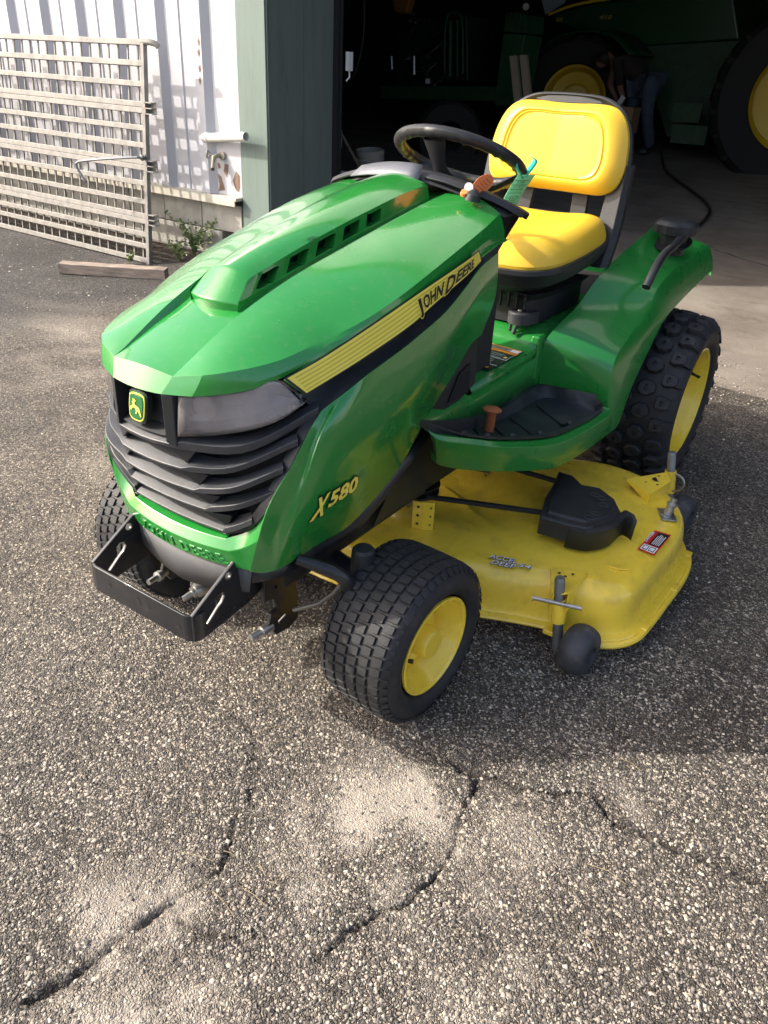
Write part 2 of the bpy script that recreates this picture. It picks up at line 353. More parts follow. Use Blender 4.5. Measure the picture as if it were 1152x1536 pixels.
def g_height(x, y):
    h = 0.006*fbm(x, y, 1.3, 1, 3)+0.004*fbm(x, y, 7, 3, 3)+.0022*fbm(x, y, 38, 6, 2)
    for (P, wd, dp) in CRACKS:
        d, t = seg_d(x, y, P)
        br = np.clip(.42+1.5*(fbm(x, y, 13, 4, 3)+.22), .34, 1.4); h = h-.80*dp*np.exp(-(d/(wd*(.17+.30*br)))**2)*(.35+.65*br)-0.0025*np.exp(-(d/(wd*4))**2)+.006*fbm(x, y, 55, 2, 2)*np.exp(-(d/(wd*4))**2)
    # the two hollows and the rise towards the wall
    b = np.clip((-2.55-x)/.25, 0, 1)*np.clip((y-2.62)/.33, 0, 1); h = h+b*(0.085+0.03*fbm(x, y, 6, 2, 3))
    b2 = np.clip((y-2.75)/.3, 0, 1)*np.clip((x+2.6)/.2, 0, 1); h = h-b2*.03
    # the drive falls into the shop: keep it under the slab
    h = h+np.where(y > 3.0, np.minimum(0.06*(y-3.0), 30), 0)*b2*(1)-b2*0.02
    return h
def axis(lo, hi, st, far_lo, far_hi, g=1.12):
    a = list(np.arange(lo, hi, st)); s = st
    while a[-1] < far_hi: s = min(s*g, 60); a.append(a[-1]+s)
    s = st; b = []
    p = lo
    while p > far_lo: s = min(s*g, 60); p -= s; b.append(p)
    return np.array(b[::-1]+a)
xs = axis(-1.15, 1.45, .0058, -420, 420); ys = axis(-1.0, 0.35, .0058, -420, 420)
X, Y = np.meshgrid(xs, ys); Zg = g_height(X, Y)
far = np.clip((np.hypot(X, Y)-14)/6, 0, 1); Zg = Zg*(1-far)-far*0.3
nx, ny = len(xs), len(ys)
V = np.stack([X, Y, Zg], -1).reshape(-1, 3).astype(np.float32)
i0 = (np.arange(ny-1)[:, None]*nx+np.arange(nx-1)[None, :]).reshape(-1)
Q = np.stack([i0, i0+1, i0+1+nx, i0+nx], -1).astype(np.int32)
gm = bpy.data.meshes.new('ground'); gm.vertices.add(len(V)); gm.vertices.foreach_set('co', V.ravel())
gm.loops.add(Q.size); gm.loops.foreach_set('vertex_index', Q.ravel()); gm.polygons.add(len(Q))
gm.polygons.foreach_set('loop_start', np.arange(0, Q.size, 4)); gm.polygons.foreach_set('loop_total', np.full(len(Q), 4)); gm.update(); gm.validate()
gm.polygons.foreach_set('use_smooth', np.ones(len(Q), bool))
def fields(x, y):
    du = np.zeros(x.shape)
    for (p, a, b, s) in DUST:
        # ellipses stretched across the view
        ca, sa = math.cos(-.58), math.sin(-.58); dx, dy = x-p[0], y-p[1]; u, v = dx*ca+dy*sa, -dx*sa+dy*ca
        du = du+s*np.exp(-(u/a)**2-(v/b)**2)
    du = np.clip(du*(0.92+1.9*fbm(x+.08*fbm(x, y, 5, 2, 3), y, 6, 6, 5))+0.10*(fbm(x, y, 3, 2, 4)), 0, 1)
    dk = np.zeros(x.shape)
    for (P, wd, dp) in CRACKS:
        d, t = seg_d(x, y, P); dk = np.maximum(dk, np.exp(-(d/(wd*.48))**2)*np.clip(.78+1.1*fbm(x, y, 13, 4, 3), .35, 1)+.35*np.exp(-(d/(wd*3))**2)*np.clip(.5+2*fbm(x, y, 20, 5, 3), 0, 1))
    dk = np.clip(dk+1.3*np.clip(fbm(x, y, 4, 0, 5)-.20, 0, 1), 0, 1)
    # finer, darker asphalt chips beyond the tan drive
    edge = -2.78+0.10*fbm(x, y, 2.5, 3, 4)*2
    asp = np.clip((edge-x)/.08, 0, 1)
    # earth by the wall
    so_ = np.clip((-2.3-x)/.2, 0, 1)*np.clip((y-2.62-0.12*fbm(x, y, 4, 1, 3))/.1, 0, 1)
    return du, dk, asp, so_
fd = fields(X.ravel(), Y.ravel())
ca_ = gm.color_attributes.new('masks', 'FLOAT_COLOR', 'POINT')
ca_.data.foreach_set('color', np.stack(fd, -1).astype(np.float32).ravel())
def ground_mat():
    m = bpy.data.materials.new('gravelly_asphalt'); m.use_nodes = True; t = m.node_tree; L = t.links.new; b = t.nodes['Principled BSDF']
    tc = nd(t, 'ShaderNodeTexCoord'); at = nd(t, 'ShaderNodeVertexColor', layer_name='masks'); sp = nd(t, 'ShaderNodeSeparateColor'); L(at.outputs[0], sp.inputs[0])
    nz = nd(t, 'ShaderNodeTexNoise', Scale=30.0, Detail=3.0); L(tc.outputs['Object'], nz.inputs['Vector'])
    wv = nd(t, 'ShaderNodeVectorMath', operation='MULTIPLY_ADD'); L(nz.outputs['Color'], wv.inputs[0]); wv.inputs[1].default_value = (.018, .018, 0); L(tc.outputs['Object'], wv.inputs[2])
    v1 = nd(t, 'ShaderNodeTexVoronoi', Scale=175.0); L(wv.outputs[0], v1.inputs['Vector'])
    v2 = nd(t, 'ShaderNodeTexVoronoi', feature='DISTANCE_TO_EDGE', Scale=175.0); L(wv.outputs[0], v2.inputs['Vector'])
    s1 = nd(t, 'ShaderNodeSeparateColor'); L(v1.outputs['Color'], s1.inputs[0])
    rp = nd(t, 'ShaderNodeValToRGB'); L(s1.outputs[0], rp.inputs[0]); e = rp.color_ramp.elements
    e[0].position = 0; e[0].color = (.080, .071, .063, 1); e[1].position = 1; e[1].color = (.58, .51, .405, 1)
    for p, c in ((.3, (.128, .108, .089, 1)), (.5, (.196, .166, .134, 1)), (.68, (.305, .26, .202, 1)), (.88, (.45, .395, .315, 1))):
        q = e.new(p); q.color = c
    ed = nd(t, 'ShaderNodeMapRange'); L(v2.outputs[0], ed.inputs[0]); ed.inputs[1].default_value = .04; ed.inputs[2].default_value = .13
    bind = nd(t, 'ShaderNodeMix', data_type='RGBA'); L(ed.outputs[0], bind.inputs[0]); bind.inputs[6].default_value = (.072, .063, .054, 1); L(rp.outputs[0], bind.inputs[7])
    # large tone drift
    n2 = nd(t, 'ShaderNodeTexNoise', Scale=1.7, Detail=8.0, Roughness=.65); L(tc.outputs['Object'], n2.inputs['Vector'])
    m2 = nd(t, 'ShaderNodeMapRange'); L(n2.outputs[0], m2.inputs[0]); m2.inputs[1].default_value = .3; m2.inputs[2].default_value = .7; m2.inputs[3].default_value = .66; m2.inputs[4].default_value = 1.32
    hs = nd(t, 'ShaderNodeMix', data_type='RGBA', blend_type='MULTIPLY'); hs.inputs[0].default_value = 1; L(bind.outputs[2], hs.inputs[6]); L(m2.outputs[0], hs.inputs[7])
    # asphalt zone
    g1 = nd(t, 'ShaderNodeHueSaturation', Saturation=.5, Value=.55); L(hs.outputs[2], g1.inputs['Color'])
    a1 = nd(t, 'ShaderNodeMix', data_type='RGBA'); L(sp.outputs[2], a1.inputs[0]); L(hs.outputs[2], a1.inputs[6]); L(g1.outputs[0], a1.inputs[7])
    # dust
    n3 = nd(t, 'ShaderNodeTexNoise', Scale=60.0, Detail=8.0, Roughness=.8); L(tc.outputs['Object'], n3.inputs['Vector'])
    md = nd(t, 'ShaderNodeMath', operation='MULTIPLY_ADD'); L(n3.outputs[0], md.inputs[0]); md.inputs[1].default_value = 1.3; md.inputs[2].default_value = -.62
    md2 = nd(t, 'ShaderNodeMath', operation='ADD'); L(md.outputs[0], md2.inputs[0]); L(sp.outputs[0], md2.inputs[1])
    md3 = nd(t, 'ShaderNodeMapRange'); L(md2.outputs[0], md3.inputs[0]); md3.inputs[1].default_value = .2; md3.inputs[2].default_value = .95; md3.inputs[4].default_value = .72
    d1 = nd(t, 'ShaderNodeMix', data_type='RGBA'); L(md3.outputs[0], d1.inputs[0]); L(a1.outputs[2], d1.inputs[6]); d1.inputs[7].default_value = (.41, .36, .295, 1)
    # crack fill
    k1 = nd(t, 'ShaderNodeMath', operation='MULTIPLY'); L(sp.outputs[1], k1.inputs[0]); k1.inputs[1].default_value = .75
    c1 = nd(t, 'ShaderNodeMix', data_type='RGBA'); L(k1.outputs[0], c1.inputs[0]); L(d1.outputs[2], c1.inputs[6]); c1.inputs[7].default_value = (.040, .031, .024, 1)
    # soil
    so1 = nd(t, 'ShaderNodeMix', data_type='RGBA'); L(at.outputs['Alpha'], so1.inputs[0]); L(c1.outputs[2], so1.inputs[6])
    n4 = nd(t, 'ShaderNodeTexNoise', Scale=45.0, Detail=8.0); L(tc.outputs['Object'], n4.inputs['Vector']); r4 = nd(t, 'ShaderNodeValToRGB'); L(n4.outputs[0], r4.inputs[0])
    r4.color_ramp.elements[0].position = .35; r4.color_ramp.elements[0].color = (.05, .035, .026, 1); r4.color_ramp.elements[1].position = .7; r4.color_ramp.elements[1].color = (.19, .14, .10, 1)
    L(r4.outputs[0], so1.inputs[7]); L(so1.outputs[2], b.inputs['Base Color'])
    b.inputs['Roughness'].default_value = .72; b.inputs['Specular IOR Level'].default_value = .45
    # relief
    iv = nd(t, 'ShaderNodeMapRange', interpolation_type='SMOOTHSTEP'); L(v2.outputs[0], iv.inputs[0]); iv.inputs[1].default_value = 0; iv.inputs[2].default_value = .3
    ih = nd(t, 'ShaderNodeMath', operation='MULTIPLY'); L(iv.outputs[0], ih.inputs[0]); L(s1.outputs[1], ih.inputs[1])
    n5 = nd(t, 'ShaderNodeTexNoise', Scale=320.0, Detail=3.0); L(tc.outputs['Object'], n5.inputs['Vector'])
    ad = nd(t, 'ShaderNodeMath', operation='MULTIPLY_ADD'); L(n5.outputs[0], ad.inputs[0]); ad.inputs[1].default_value = .5; L(ih.outputs[0], ad.inputs[2])
    iv2 = nd(t, 'ShaderNodeMath', operation='SUBTRACT'); iv2.inputs[0].default_value = 1.15; L(md3.outputs[0], iv2.inputs[1])
    bp = nd(t, 'ShaderNodeBump', Distance=.011, Strength=1.0); L(ad.outputs[0], bp.inputs['Height']); L(iv2.outputs[0], bp.inputs['Strength'])
    L(bp.outputs[0], b.inputs['Normal'])
    return m
gm.materials.append(ground_mat()); go = bpy.data.objects.new('ground', gm); C.objects.link(go); go['kind'] = 'structure'

# loose and half sunk chips of stone, one mesh
def stones(name, n, area, smin, smax, seed, dens=None, mats=4, slab=False):
    r = np.random.RandomState(seed); px = r.uniform(area[0], area[1], n); py = r.uniform(area[2], area[3], n)
    if dens is not None:
        k = r.rand(n) < dens(px, py); px, py = px[k], py[k]; n = len(px)
    z = g_height(px, py) if not slab else np.maximum(g_height(px, py), .06*np.maximum(0, py-3)+.006); s = smin+(smax-smin)*r.rand(n)**1.8
    base = np.array([(-1, -1, -.8), (1, -1, -.8), (1, 1, -.8), (-1, 1, -.8), (-.62, -.62, .8), (.62, -.62, .8), (.62, .62, .8), (-.62, .62, .8)], float)
    base = base[None]*(1+.55*(r.rand(n, 8, 3)-.5)*2)
    base = base*(np.stack([np.ones(n), .6+.4*r.rand(n), .26+.30*r.rand(n)], -1)*s[:, None]*.5)[:, None, :]
    a = r.rand(n)*2*PI; tx = (r.rand(n)-.5)*.55; ty = (r.rand(n)-.5)*.55
    x, y, zz = base[..., 0], base[..., 1], base[..., 2]; zz = zz+tx[:, None]*x+ty[:, None]*y
    ca, sa = np.cos(a)[:, None], np.sin(a)[:, None]
    W = np.stack([px[:, None]+x*ca-y*sa, py[:, None]+x*sa+y*ca, z[:, None]+zz+(-s*.03)[:, None]], -1).reshape(-1, 3).astype(np.float32)
    q = np.array([(4, 5, 6, 7), (0, 1, 5, 4), (1, 2, 6, 5), (2, 3, 7, 6), (3, 0, 4, 7)]); Fq = (q[None]+np.arange(n)[:, None, None]*8).reshape(-1, 4).astype(np.int32)
    m = bpy.data.meshes.new(name); m.vertices.add(len(W)); m.vertices.foreach_set('co', W.ravel()); m.loops.add(Fq.size); m.loops.foreach_set('vertex_index', Fq.ravel())
    m.polygons.add(len(Fq)); m.polygons.foreach_set('loop_start', np.arange(0, Fq.size, 4)); m.polygons.foreach_set('loop_total', np.full(len(Fq), 4))
    m.update(); m.polygons.foreach_set('material_index', np.repeat(r.choice(mats, n, p=[.26, .26, .32, .16][:mats]), 5).astype(np.int32))
    return m
STN = [mat('stone_tan', (.37, .322, .256), .9, var=.3, vscale=70), mat('stone_grey', (.25, .22, .187), .9, var=.3, vscale=70),
       mat('stone_dark', (.12, .106, .093), .9, var=.3, vscale=70), mat('stone_cream', (.52, .46, .365), .9, var=.2, vscale=70)]
def dn(x, y):
    f_ = fields(x, y); near = np.clip(1.25-np.hypot(x-1.1, y+1.2)/3.6, .12, 1)
    return near*(1-.75*f_[0])*(1-.6*f_[1])*(y < 2.9)
for i_, (n_, ar, a_, b_) in enumerate([(80000, (-1.3, 1.6, -1.05, .6), .003, .0095), (24000, (-2.9, 1.9, .3, 2.9), .005, .012), (9000, (-5.2, -2.6, .6, 2.7), .007, .018)]):
    sm = stones('loose_stone_chips', n_, ar, a_, b_, 11+i_, dn)
    for q in STN: sm.materials.append(q)
    o = bpy.data.objects.new('loose_stone_chips', sm); C.objects.link(o); o['kind'] = 'stuff'; o['label'] = ['tan and grey stone chips set in the near drive', 'stone chips across the drive around the tractor', 'dark stone chips on the asphalt before the gate'][i_]; o['category'] = 'gravel'
sm = stones('slab_edge_grit', 5200, (-1.2, 2.2, 2.72, 3.75), .003, .012, 31, lambda x, y: np.clip(1.15-(y-2.8)/.55+1.2*fbm(x, y, 5, 1, 3), 0, 1), slab=True)
for q in STN: sm.materials.append(q)
o = bpy.data.objects.new('slab_edge_grit', sm); C.objects.link(o); o['kind'] = 'stuff'; o['label'] = 'loose grit spilled over the edge of the concrete slab'; o['category'] = 'gravel'
# dry straw litter
mb = MB(); rs_ = random.Random(5)
for k in range(150):
    zone = rs_.random()
    if zone < .6: x, y = rs_.uniform(-4.9, -2.75), rs_.uniform(2.25, 2.9)
    elif zone < .68: x, y = (0.4477,-0.5649,0.0000)[0]+rs_.gauss(0, .09), (0.4477,-0.5649,0.0000)[1]+rs_.gauss(0, .05)
    else: x, y = rs_.uniform(-3, 1.5), rs_.uniform(-.8, 2.4)
    z = float(g_height(np.array([x]), np.array([y]))[0])+.006; a = rs_.uniform(0, PI); l = rs_.uniform(.02, .09)
    mb.tube([(x-l*math.cos(a)/2, y-l*math.sin(a)/2, z+.002), (x, y, z+rs_.uniform(0, .012)), (x+l*math.cos(a)/2, y+l*math.sin(a)/2, z)], .0007, 4)
o = mb.build('straw_litter', STRAWM, kind='stuff'); o['label'] = 'dry straw and grass scraps on the drive'; o['category'] = 'straw'

# ================================================================== WORKSHOP BUILDING
WY = 2.95; JX = -2.685
shop = empty('workshop_building', 'workshop with white ribbed sheet wall, sage green corner boards and dark open doorway', 'building', (JX, WY, 0))
shop.location = (0, 0, 0)
def onb(o): o.parent = shop; return o
# ribbed wall sheet
XL, XR, WZ0, WZ1 = -9.0, -2.935, .50, 3.6
rib0 = -3.20; pitch = .4175
prof = [(XR, 0.0)]
k = 0
x = rib0
while x > XL:
    # right foot, crest right, crest left, left foot (the right flank faces the doorway)
    prof += [(x+.035, 0), (x-.010, -.042), (x-.085, -.042), (x-.125, 0), (x-.235, 0), (x-.245, -.008), (x-.255, 0)]; x -= pitch
prof = [p for p in prof if p[0] > XL]+[(XL, 0)]
mb = MB(); rows = []
for z in (WZ0, .9, 1.6, 2.4, WZ1): rows.append([(px, WY+py, z) for px, py in prof])
mb.grid(rows); o = mb.build('ribbed_sheet', WALLW, shop, smooth=False, solid=.002)
# bare patches where paint has flaked, thin flakes standing off the sheet
def patch(name, pts, y, m, parent):
    mb = MB(); c = Vector((sum(p[0] for p in pts)/len(pts), 0, sum(p[1] for p in pts)/len(pts))); P = []
    n = 26
    for k in range(n):
        s = k/n*len(pts); i = int(s); t = s-i; a, b = pts[i], pts[(i+1) % len(pts)]; px, pz = a[0]*(1-t)+b[0]*t, a[1]*(1-t)+b[1]*t
        j = .12*noise.noise(Vector((px*60, pz*60, 1.2))); P.append((px+(px-c.x)*j, y, pz+(pz-c.z)*j))
    mb.poly(P[::-1]); return mb.build(name, m, parent, smooth=False)
patch('bare_patch', [(-3.105,.655),(-3.09,.70),(-3.055,.70),(-3.06,.66),(-3.075,.61)], WY-.0035, RUSTF, shop)
patch('bare_patch', [(-3.02,.60),(-2.985,.66),(-2.95,.64),(-2.955,.56),(-2.97,.525),(-3.0,.55)], WY-.0035, RUSTF, shop)
patch('bare_patch', [(-3.165,.63),(-3.13,.62),(-3.10,.53),(-3.165,.515),(-3.15,.56)], WY-.0035, RUSTF, shop)
patch('bare_patch', [(-3.16,.70),(-3.14,.70),(-3.13,.67),(-3.155,.66)], WY-.0035, RUSTF, shop)
for (ax, az) in ((-3.23, 1.42), (-3.235, 1.36), (-3.235, 1.27), (-3.24, 1.20)): patch('bare_patch', [(ax-.012,az),(ax+.006,az+.02),(ax+.012,az-.01),(ax,az-.03)], WY-.0455, RUSTF, shop)
# flashing under the sheet
mb = MB(); mb.box(((XL+XR)/2, WY-.03, .487), (XR-XL, .075, .022)); mb.box(((XL+XR)/2, WY-.062, .462), (XR-XL-.03, .012, .045)); mb.build('base_flashing', TRIMW, shop, bevel=.003, smooth=False)
# block footing
zc = .44
for row in range(3):
    h = .19; z = zc-h/2-row*(h+.004)
    x = -2.95-(0 if row % 2 == 0 else .2); 
    first = True
    while x > -7.2:
        w_ = .40 if not (first and row % 2) else .40
        mb = MB(); mb.box((0, 0, 0), (w_-.006, .19, h-.004)); o = mb.build('concrete_block', BLOCK, shop, bevel=.004, smooth=False); o.location = (x-w_/2, WY+.095+random.uniform(-.002, .002), z); x -= w_; first = False
# corner boards
mb = MB(); mb.box(((-2.93+JX)/2, WY+.03, 1.8), (JX+2.93, .075, 3.6)); mb.build('corner_board', GPOST, shop, bevel=.004, smooth=False)
mb = MB(); mb.box((JX+.004, (WY+.002+3.30)/2+.0, 1.8), (.012, 3.30-WY-.004, 3.6)); mb.build('jamb_panel', GJAMB, shop, bevel=.002, smooth=False)
mb = MB(); mb.box((JX+.004, (3.304+3.615)/2, 1.8), (.012, 3.615-3.304, 3.6)); mb.build('jamb_panel', GJAMB, shop, bevel=.002, smooth=False)
mb = MB(); mb.box((JX-.05, 3.30, 1.8), (.09, .6, 3.6)); mb.build('jamb_stud', GJAMB, shop, smooth=False)
mb = MB(); mb.box((JX+.02, 3.645, 1.8), (.05, .055, 3.6)); mb.box((JX+.052, 3.655, 1.8), (.012, .02, 3.6)); mb.build('door_track', DARK, shop, bevel=.003, smooth=False)
mb = MB(); mb.box((JX+.07, 3.72, 1.355), (.028, .05, .115)); mb.tube([(JX+.07, 3.72, 1.30), (JX+.075, 3.72, 1.26), (JX+.06, 3.70, 1.235)], .006, 8)
mb.build('switch_box', BUCKW, shop, bevel=.004)
# shell: side, back, roof, far front wall
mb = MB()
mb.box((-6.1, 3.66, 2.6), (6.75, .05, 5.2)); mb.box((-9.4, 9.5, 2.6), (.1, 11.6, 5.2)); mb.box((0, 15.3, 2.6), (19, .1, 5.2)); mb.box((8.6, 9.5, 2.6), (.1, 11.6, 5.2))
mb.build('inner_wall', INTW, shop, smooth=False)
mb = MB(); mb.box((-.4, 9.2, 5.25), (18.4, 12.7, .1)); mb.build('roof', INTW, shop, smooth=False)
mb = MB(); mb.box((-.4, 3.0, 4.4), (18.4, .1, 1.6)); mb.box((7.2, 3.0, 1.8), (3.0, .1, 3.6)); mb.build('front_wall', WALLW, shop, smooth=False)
# concrete slab, rising gently into the shop
mb = MB(); rows = []
for j, yy in enumerate(np.concatenate([[0], np.linspace(.10, .3, 5), np.linspace(.6, 12.3, 30)])):
    r = []
    for xx in np.linspace(JX+.01, 8.5, 60):
        ed = 2.92+.07*fnoise(xx, 0, 1.3, 1)+.03*fnoise(xx, 0, 6, 2)-.02*(xx-.5); y = ed+yy if yy < 3 else 2.92+yy
        z = .06*max(0, y-3.0)+.004+.0 + (-.024 if j == 0 else (-.006 if j == 1 else 0)); r.append((xx, y, z))
    rows.append(r)
mb.grid(rows)
rows = [[(xx, y, .06*(y-3)+.0035) for xx in np.linspace(-9.3, JX+.012, 10)] for y in np.linspace(3.70, 15.2, 12)]
mb.grid(rows); o = mb.build('concrete_floor', CONC, smooth=True); o['kind'] = 'structure'
FZ = lambda y: .06*(y-3.0)+.004
mb = MB(); pc_ = [V3((-.35+.23*k, 5.75-.12*k+.12*fnoise(k, 3, .9, 4), 0)) for k in range(11)]; cc_ = cr(pc_, 70); rr_ = []
for k, p in enumerate(cc_):
    j = .012*fnoise(k*.31, 1, 1.7, 3); w_ = .006+.008*abs(fnoise(k*.23, 2, 1.3, 5)); rr_.append([V3((p.x, p.y+j-w_, FZ(p.y+j-w_)+.0015)), V3((p.x, p.y+j+w_, FZ(p.y+j+w_)+.0015))])
mb.grid(rr_); o = mb.build('slab_crack', mat('crack_dirt', (.03, .024, .019), .95), smooth=False); o['kind'] = 'structure'

# ================================================================== PIPES, TAP, GATE, WOOD, WEEDS
mb = MB(); a, b = V3((-3.225, WY-.05, .853)), V3((-2.80, WY-.085, .895))
ax = (b-a).normalized(); L_ = (b-a).length
mb.lathe([(0, 0), (0, .031), (.03, .0335), (.05, .0335), (.05, .029), (L_, .029), (L_, .0245), (L_-.06, .0245), (L_-.06, 0)], a, ax, 28)
mb.lathe([(0, .027), (.05, .027)], a+ax*.015, (0, 1, 0), 20); tag(mb.build('drain_pipe', PVC, bevel=.0015), 'short white plastic pipe sticking out of the ribbed wall towards the corner boards', 'pipe')
tap = empty('garden_tap', 'corroded garden tap below the white plastic pipe', 'tap', (-3.12, WY, .72))
mb = MB(); mb.tube([(0, 0, .03), (0, -.05, .03), (0, -.075, .02)], [.016, .014, .013], 12); mb.tube([(0, -.07, .03), (-.01, -.08, -.045)], [.015, .012], 12); mb.tube([(.02, -.005, .03), (.02, -.02, .03)], .026, 14)
mb.build('tap_body', mat('weathered_brass', (.50, .46, .36), .6, metal=.4, var=.4, vscale=50), tap)
mb = MB(); mb.tube([(0, -.05, .03), (-.045, -.07, .035)], .007, 8); mb.build('spindle', ZINC, tap)
mb = MB(); hc = V3((-.055, -.075, .036)); hx = V3((1, .35, -.1)).normalized(); hy = hx.orthogonal().normalized(); hz = hx.cross(hy)
mb.tube([hc+(hy*math.cos(t*PI/6)+hz*math.sin(t*PI/6))*.023 for t in range(12)], .005, 8, closed=True)
for t in range(3): mb.tube([hc+(hy*math.cos(t*PI/3)+hz*math.sin(t*PI/3))*.022, hc-(hy*math.cos(t*PI/3)+hz*math.sin(t*PI/3))*.022], .003, 6)
mb.build('handwheel', ZINC, tap)
mb = MB(); mb.tube([(-.011, -.08, -.045), (-.012, -.082, -.062)], .014, 12); mb.build('spout_thread', BLKM, tap)

# livestock gate leaning back a little
gate = empty('livestock_gate', 'pale aluminium livestock gate with close pickets leaning by the ribbed wall', 'gate', (0, 0, 0))
GX1, GX0 = -3.54, -6.7
def gp(x, s): return Vector((x, 2.583+.135*s/1.42, s))   # point at height s on the leaning gate
def rail(z, w_=.036, name='rail', x1=GX1, mm=GALV):
    mb = MB(); mb.bar(gp(GX0, z), gp(x1-.014, z), .030, w_, up=(0, .143, 1)); return mb.build(name, mm, gate, bevel=.004, smooth=False)
gpx = [(-3.5400,2.7713,1.3746), (-3.5400,2.7409,1.3129)]
RZ = [1.395, 1.275, 1.155, 1.035, .999, .892, .785, .680, .644, .545, .425, .330, .294, .205, .125, .025]
for z in RZ: rail(z)
mb = MB(); mb.bar(gp(GX1, -.0), gp(GX1, 1.40), .034, .034, up=(1, 0, 0)); mb.build('end_post', GALV, gate, bevel=.004, smooth=False)
mb = MB(); e1 = gp(GX1, 1.395); mb.tube([e1+V3((-.02, 0, .004)), e1+V3((.06, 0, .004)), e1+V3((.10, .012, -.004)), e1+V3((.115, .02, -.02))], .019, 10); mb.build('top_tip', GALV, gate)
x = GX1-.075
k = 0
while x > GX0:
    mb = MB(); mb.bar(gp(x, .03)+V3((0, .012, 0)), gp(x, 1.39)+V3((0, .012, 0)), .011, .011, up=(1, 0, 0)); mb.build('picket', GALV, gate, smooth=False); x -= .0985
for z in (1.017, .662, .312):
    c = gp(GX1+.05, z)
    mb = MB(); 
    for dz in (-.034, 0, .034): mb.box(c+V3((0, 0, dz)), (.07, .045, .006))
    mb.box(c+V3((-.03, 0, 0)), (.008, .045, .07)); mb.box(c+V3((.0, .02, 0)), (.07, .005, .07)); mb.build('hinge_bracket', mat('dull_aluminium', (.30, .29, .28), .5, metal=.5) if z > 1 else bpy.data.materials['dull_aluminium'], gate, smooth=False)
c0 = gp(GX1, .70)+V3((0, -.03, 0))
P0 = (-3.4634,2.6000,0.7399); P1 = (-3.4783,2.5200,0.7258); P2 = (-3.9560,2.4000,0.6620); P3 = (-3.9924,2.4000,0.6328); P4 = (-3.9391,2.4200,0.5333)
mb = MB(); mb.tube(cr([c0+V3((.03, 0, .03)), c0, P1, P2, P3, P4], 26), .009, 8); tagl = mb.build('latch_rod', mat('galvanised_rod', (.25, .26, .28), .45, metal=.6), gate)
mb = MB(); mb.tube([c0+V3((0, .03, .02)), c0+V3((0, -.02, .02))], .013, 10); mb.build('pivot_bolt', ZINC, gate, bevel=.002)

# squared timber lying on the ground
wa, wb = V3((-3.7561,2.0032,0.0300)), V3((-3.1321,2.3854,0.0300))
mb = MB(); n = 14; rows = []
dirv = (wb-wa).normalized(); sidev = V3((-dirv.y, dirv.x, 0))
for i in range(n+1):
    c = wa+(wb-wa)*i/n; r = []
    for a, b in ((-.045, 0), (-.045, .068), (.045, .07), (.045, 0)):
        r.append(c+sidev*(a+.004*fnoise(i, a*90, .7, 1))+V3((0, 0, b-.028+.004*fnoise(i, b*70, .6, 2))))
    rows.append(r)
mb.grid(rows, wrap=True); mb.poly(rows[0]); mb.poly(rows[-1][::-1])
o = mb.build('timber_block', mat('old_timber', (.34, .27, .22), .85, var=.45, vscale=7, bump=.9, bscale=60, stretch=(1.5, 1.5, 9)), bevel=.004, sharp=40); tag(o, 'weathered squared timber lying on the ground in front of the gate', 'timber')

# black corrugated drain tile by the wall
mb = MB(); a, b = V3((-3.9429,3.0180,0.0500)), V3((-4.0556,3.5368,0.0600)); ax = (b-a).normalized(); L_ = .42; pr = []
n = 34
for i in range(n): pr.append((L_*i/(n-1), .066+(.006 if i % 2 else 0)))
pr = [(.12, .0), (.10, .056), (0, .058)]+pr+[(L_, 0)]
mb.lathe(pr, a+V3((0, 0, .02)), ax, 28); tag(mb.build('drain_tile', mat('dusty_black_tube', (.055, .052, .047), .7, var=.4, vscale=20, dirt=(.2, .16, .12), dirt_amt=.6, dscale=9), sharp=50), 'dusty black corrugated drain tube lying against the block footing', 'pipe')
# brown chips scattered behind the gate
def weed(name, base, hgt, nst, seed, label):
    r = random.Random(seed); t = empty(name, label, 'weed', base, 'weeds by the wall')
    st = MB(); lf = MB()
    for k in range(nst):
        a = r.uniform(0, 2*PI); lean = r.uniform(.15, .75)*hgt; h = hgt*r.uniform(.5, 1); P = []
        for i in range(6):
            s = i/5; P.append(Vector((math.cos(a)*lean*s*s+r.uniform(-.01, .01), math.sin(a)*lean*s*s*.6+r.uniform(-.01, .01), h*s*(1-.2*s))))
        st.tube(P, [.0028, .0026, .0022, .002, .0016, .001], 5)
        for j in range(int(26*h/.3)+6):
            s = r.uniform(.15, 1); i = min(int(s*5), 4); p = P[i].lerp(P[i+1], s*5-i)
            d = Vector((r.gauss(0, 1), r.gauss(0, 1), r.gauss(.3, .6))).normalized(); l = r.uniform(.012, .034); wv = d.orthogonal().normalized()*l*.24; up = d.cross(wv).normalized()*l*.10
            lf.add([p, p+d*l*.5+wv+up, p+d*l, p+d*l*.5-wv+up], [(0, 1, 2, 3)])
    st.build('stems', STEM, t); lf.build('leaves', LEAF, t, smooth=False)
weed('leafy_weed', (-3.3482,2.8472,0.0500), .36, 24, 1, 'tall leafy green weed growing against the block footing')
weed('leafy_weed', (-3.3804,2.7190,0.0300), .20, 12, 2, 'low spreading green weed left of the tall weed')
weed('leafy_weed', (-3.6432,2.4990,0.0200), .08, 6, 3, 'small tuft of weed at the foot of the gate')
# ================================================================== THE LAWN TRACTOR
T = empty('lawn_tractor', 'green and yellow garden tractor with mower deck parked before the workshop door', 'lawn tractor')
NS = 34
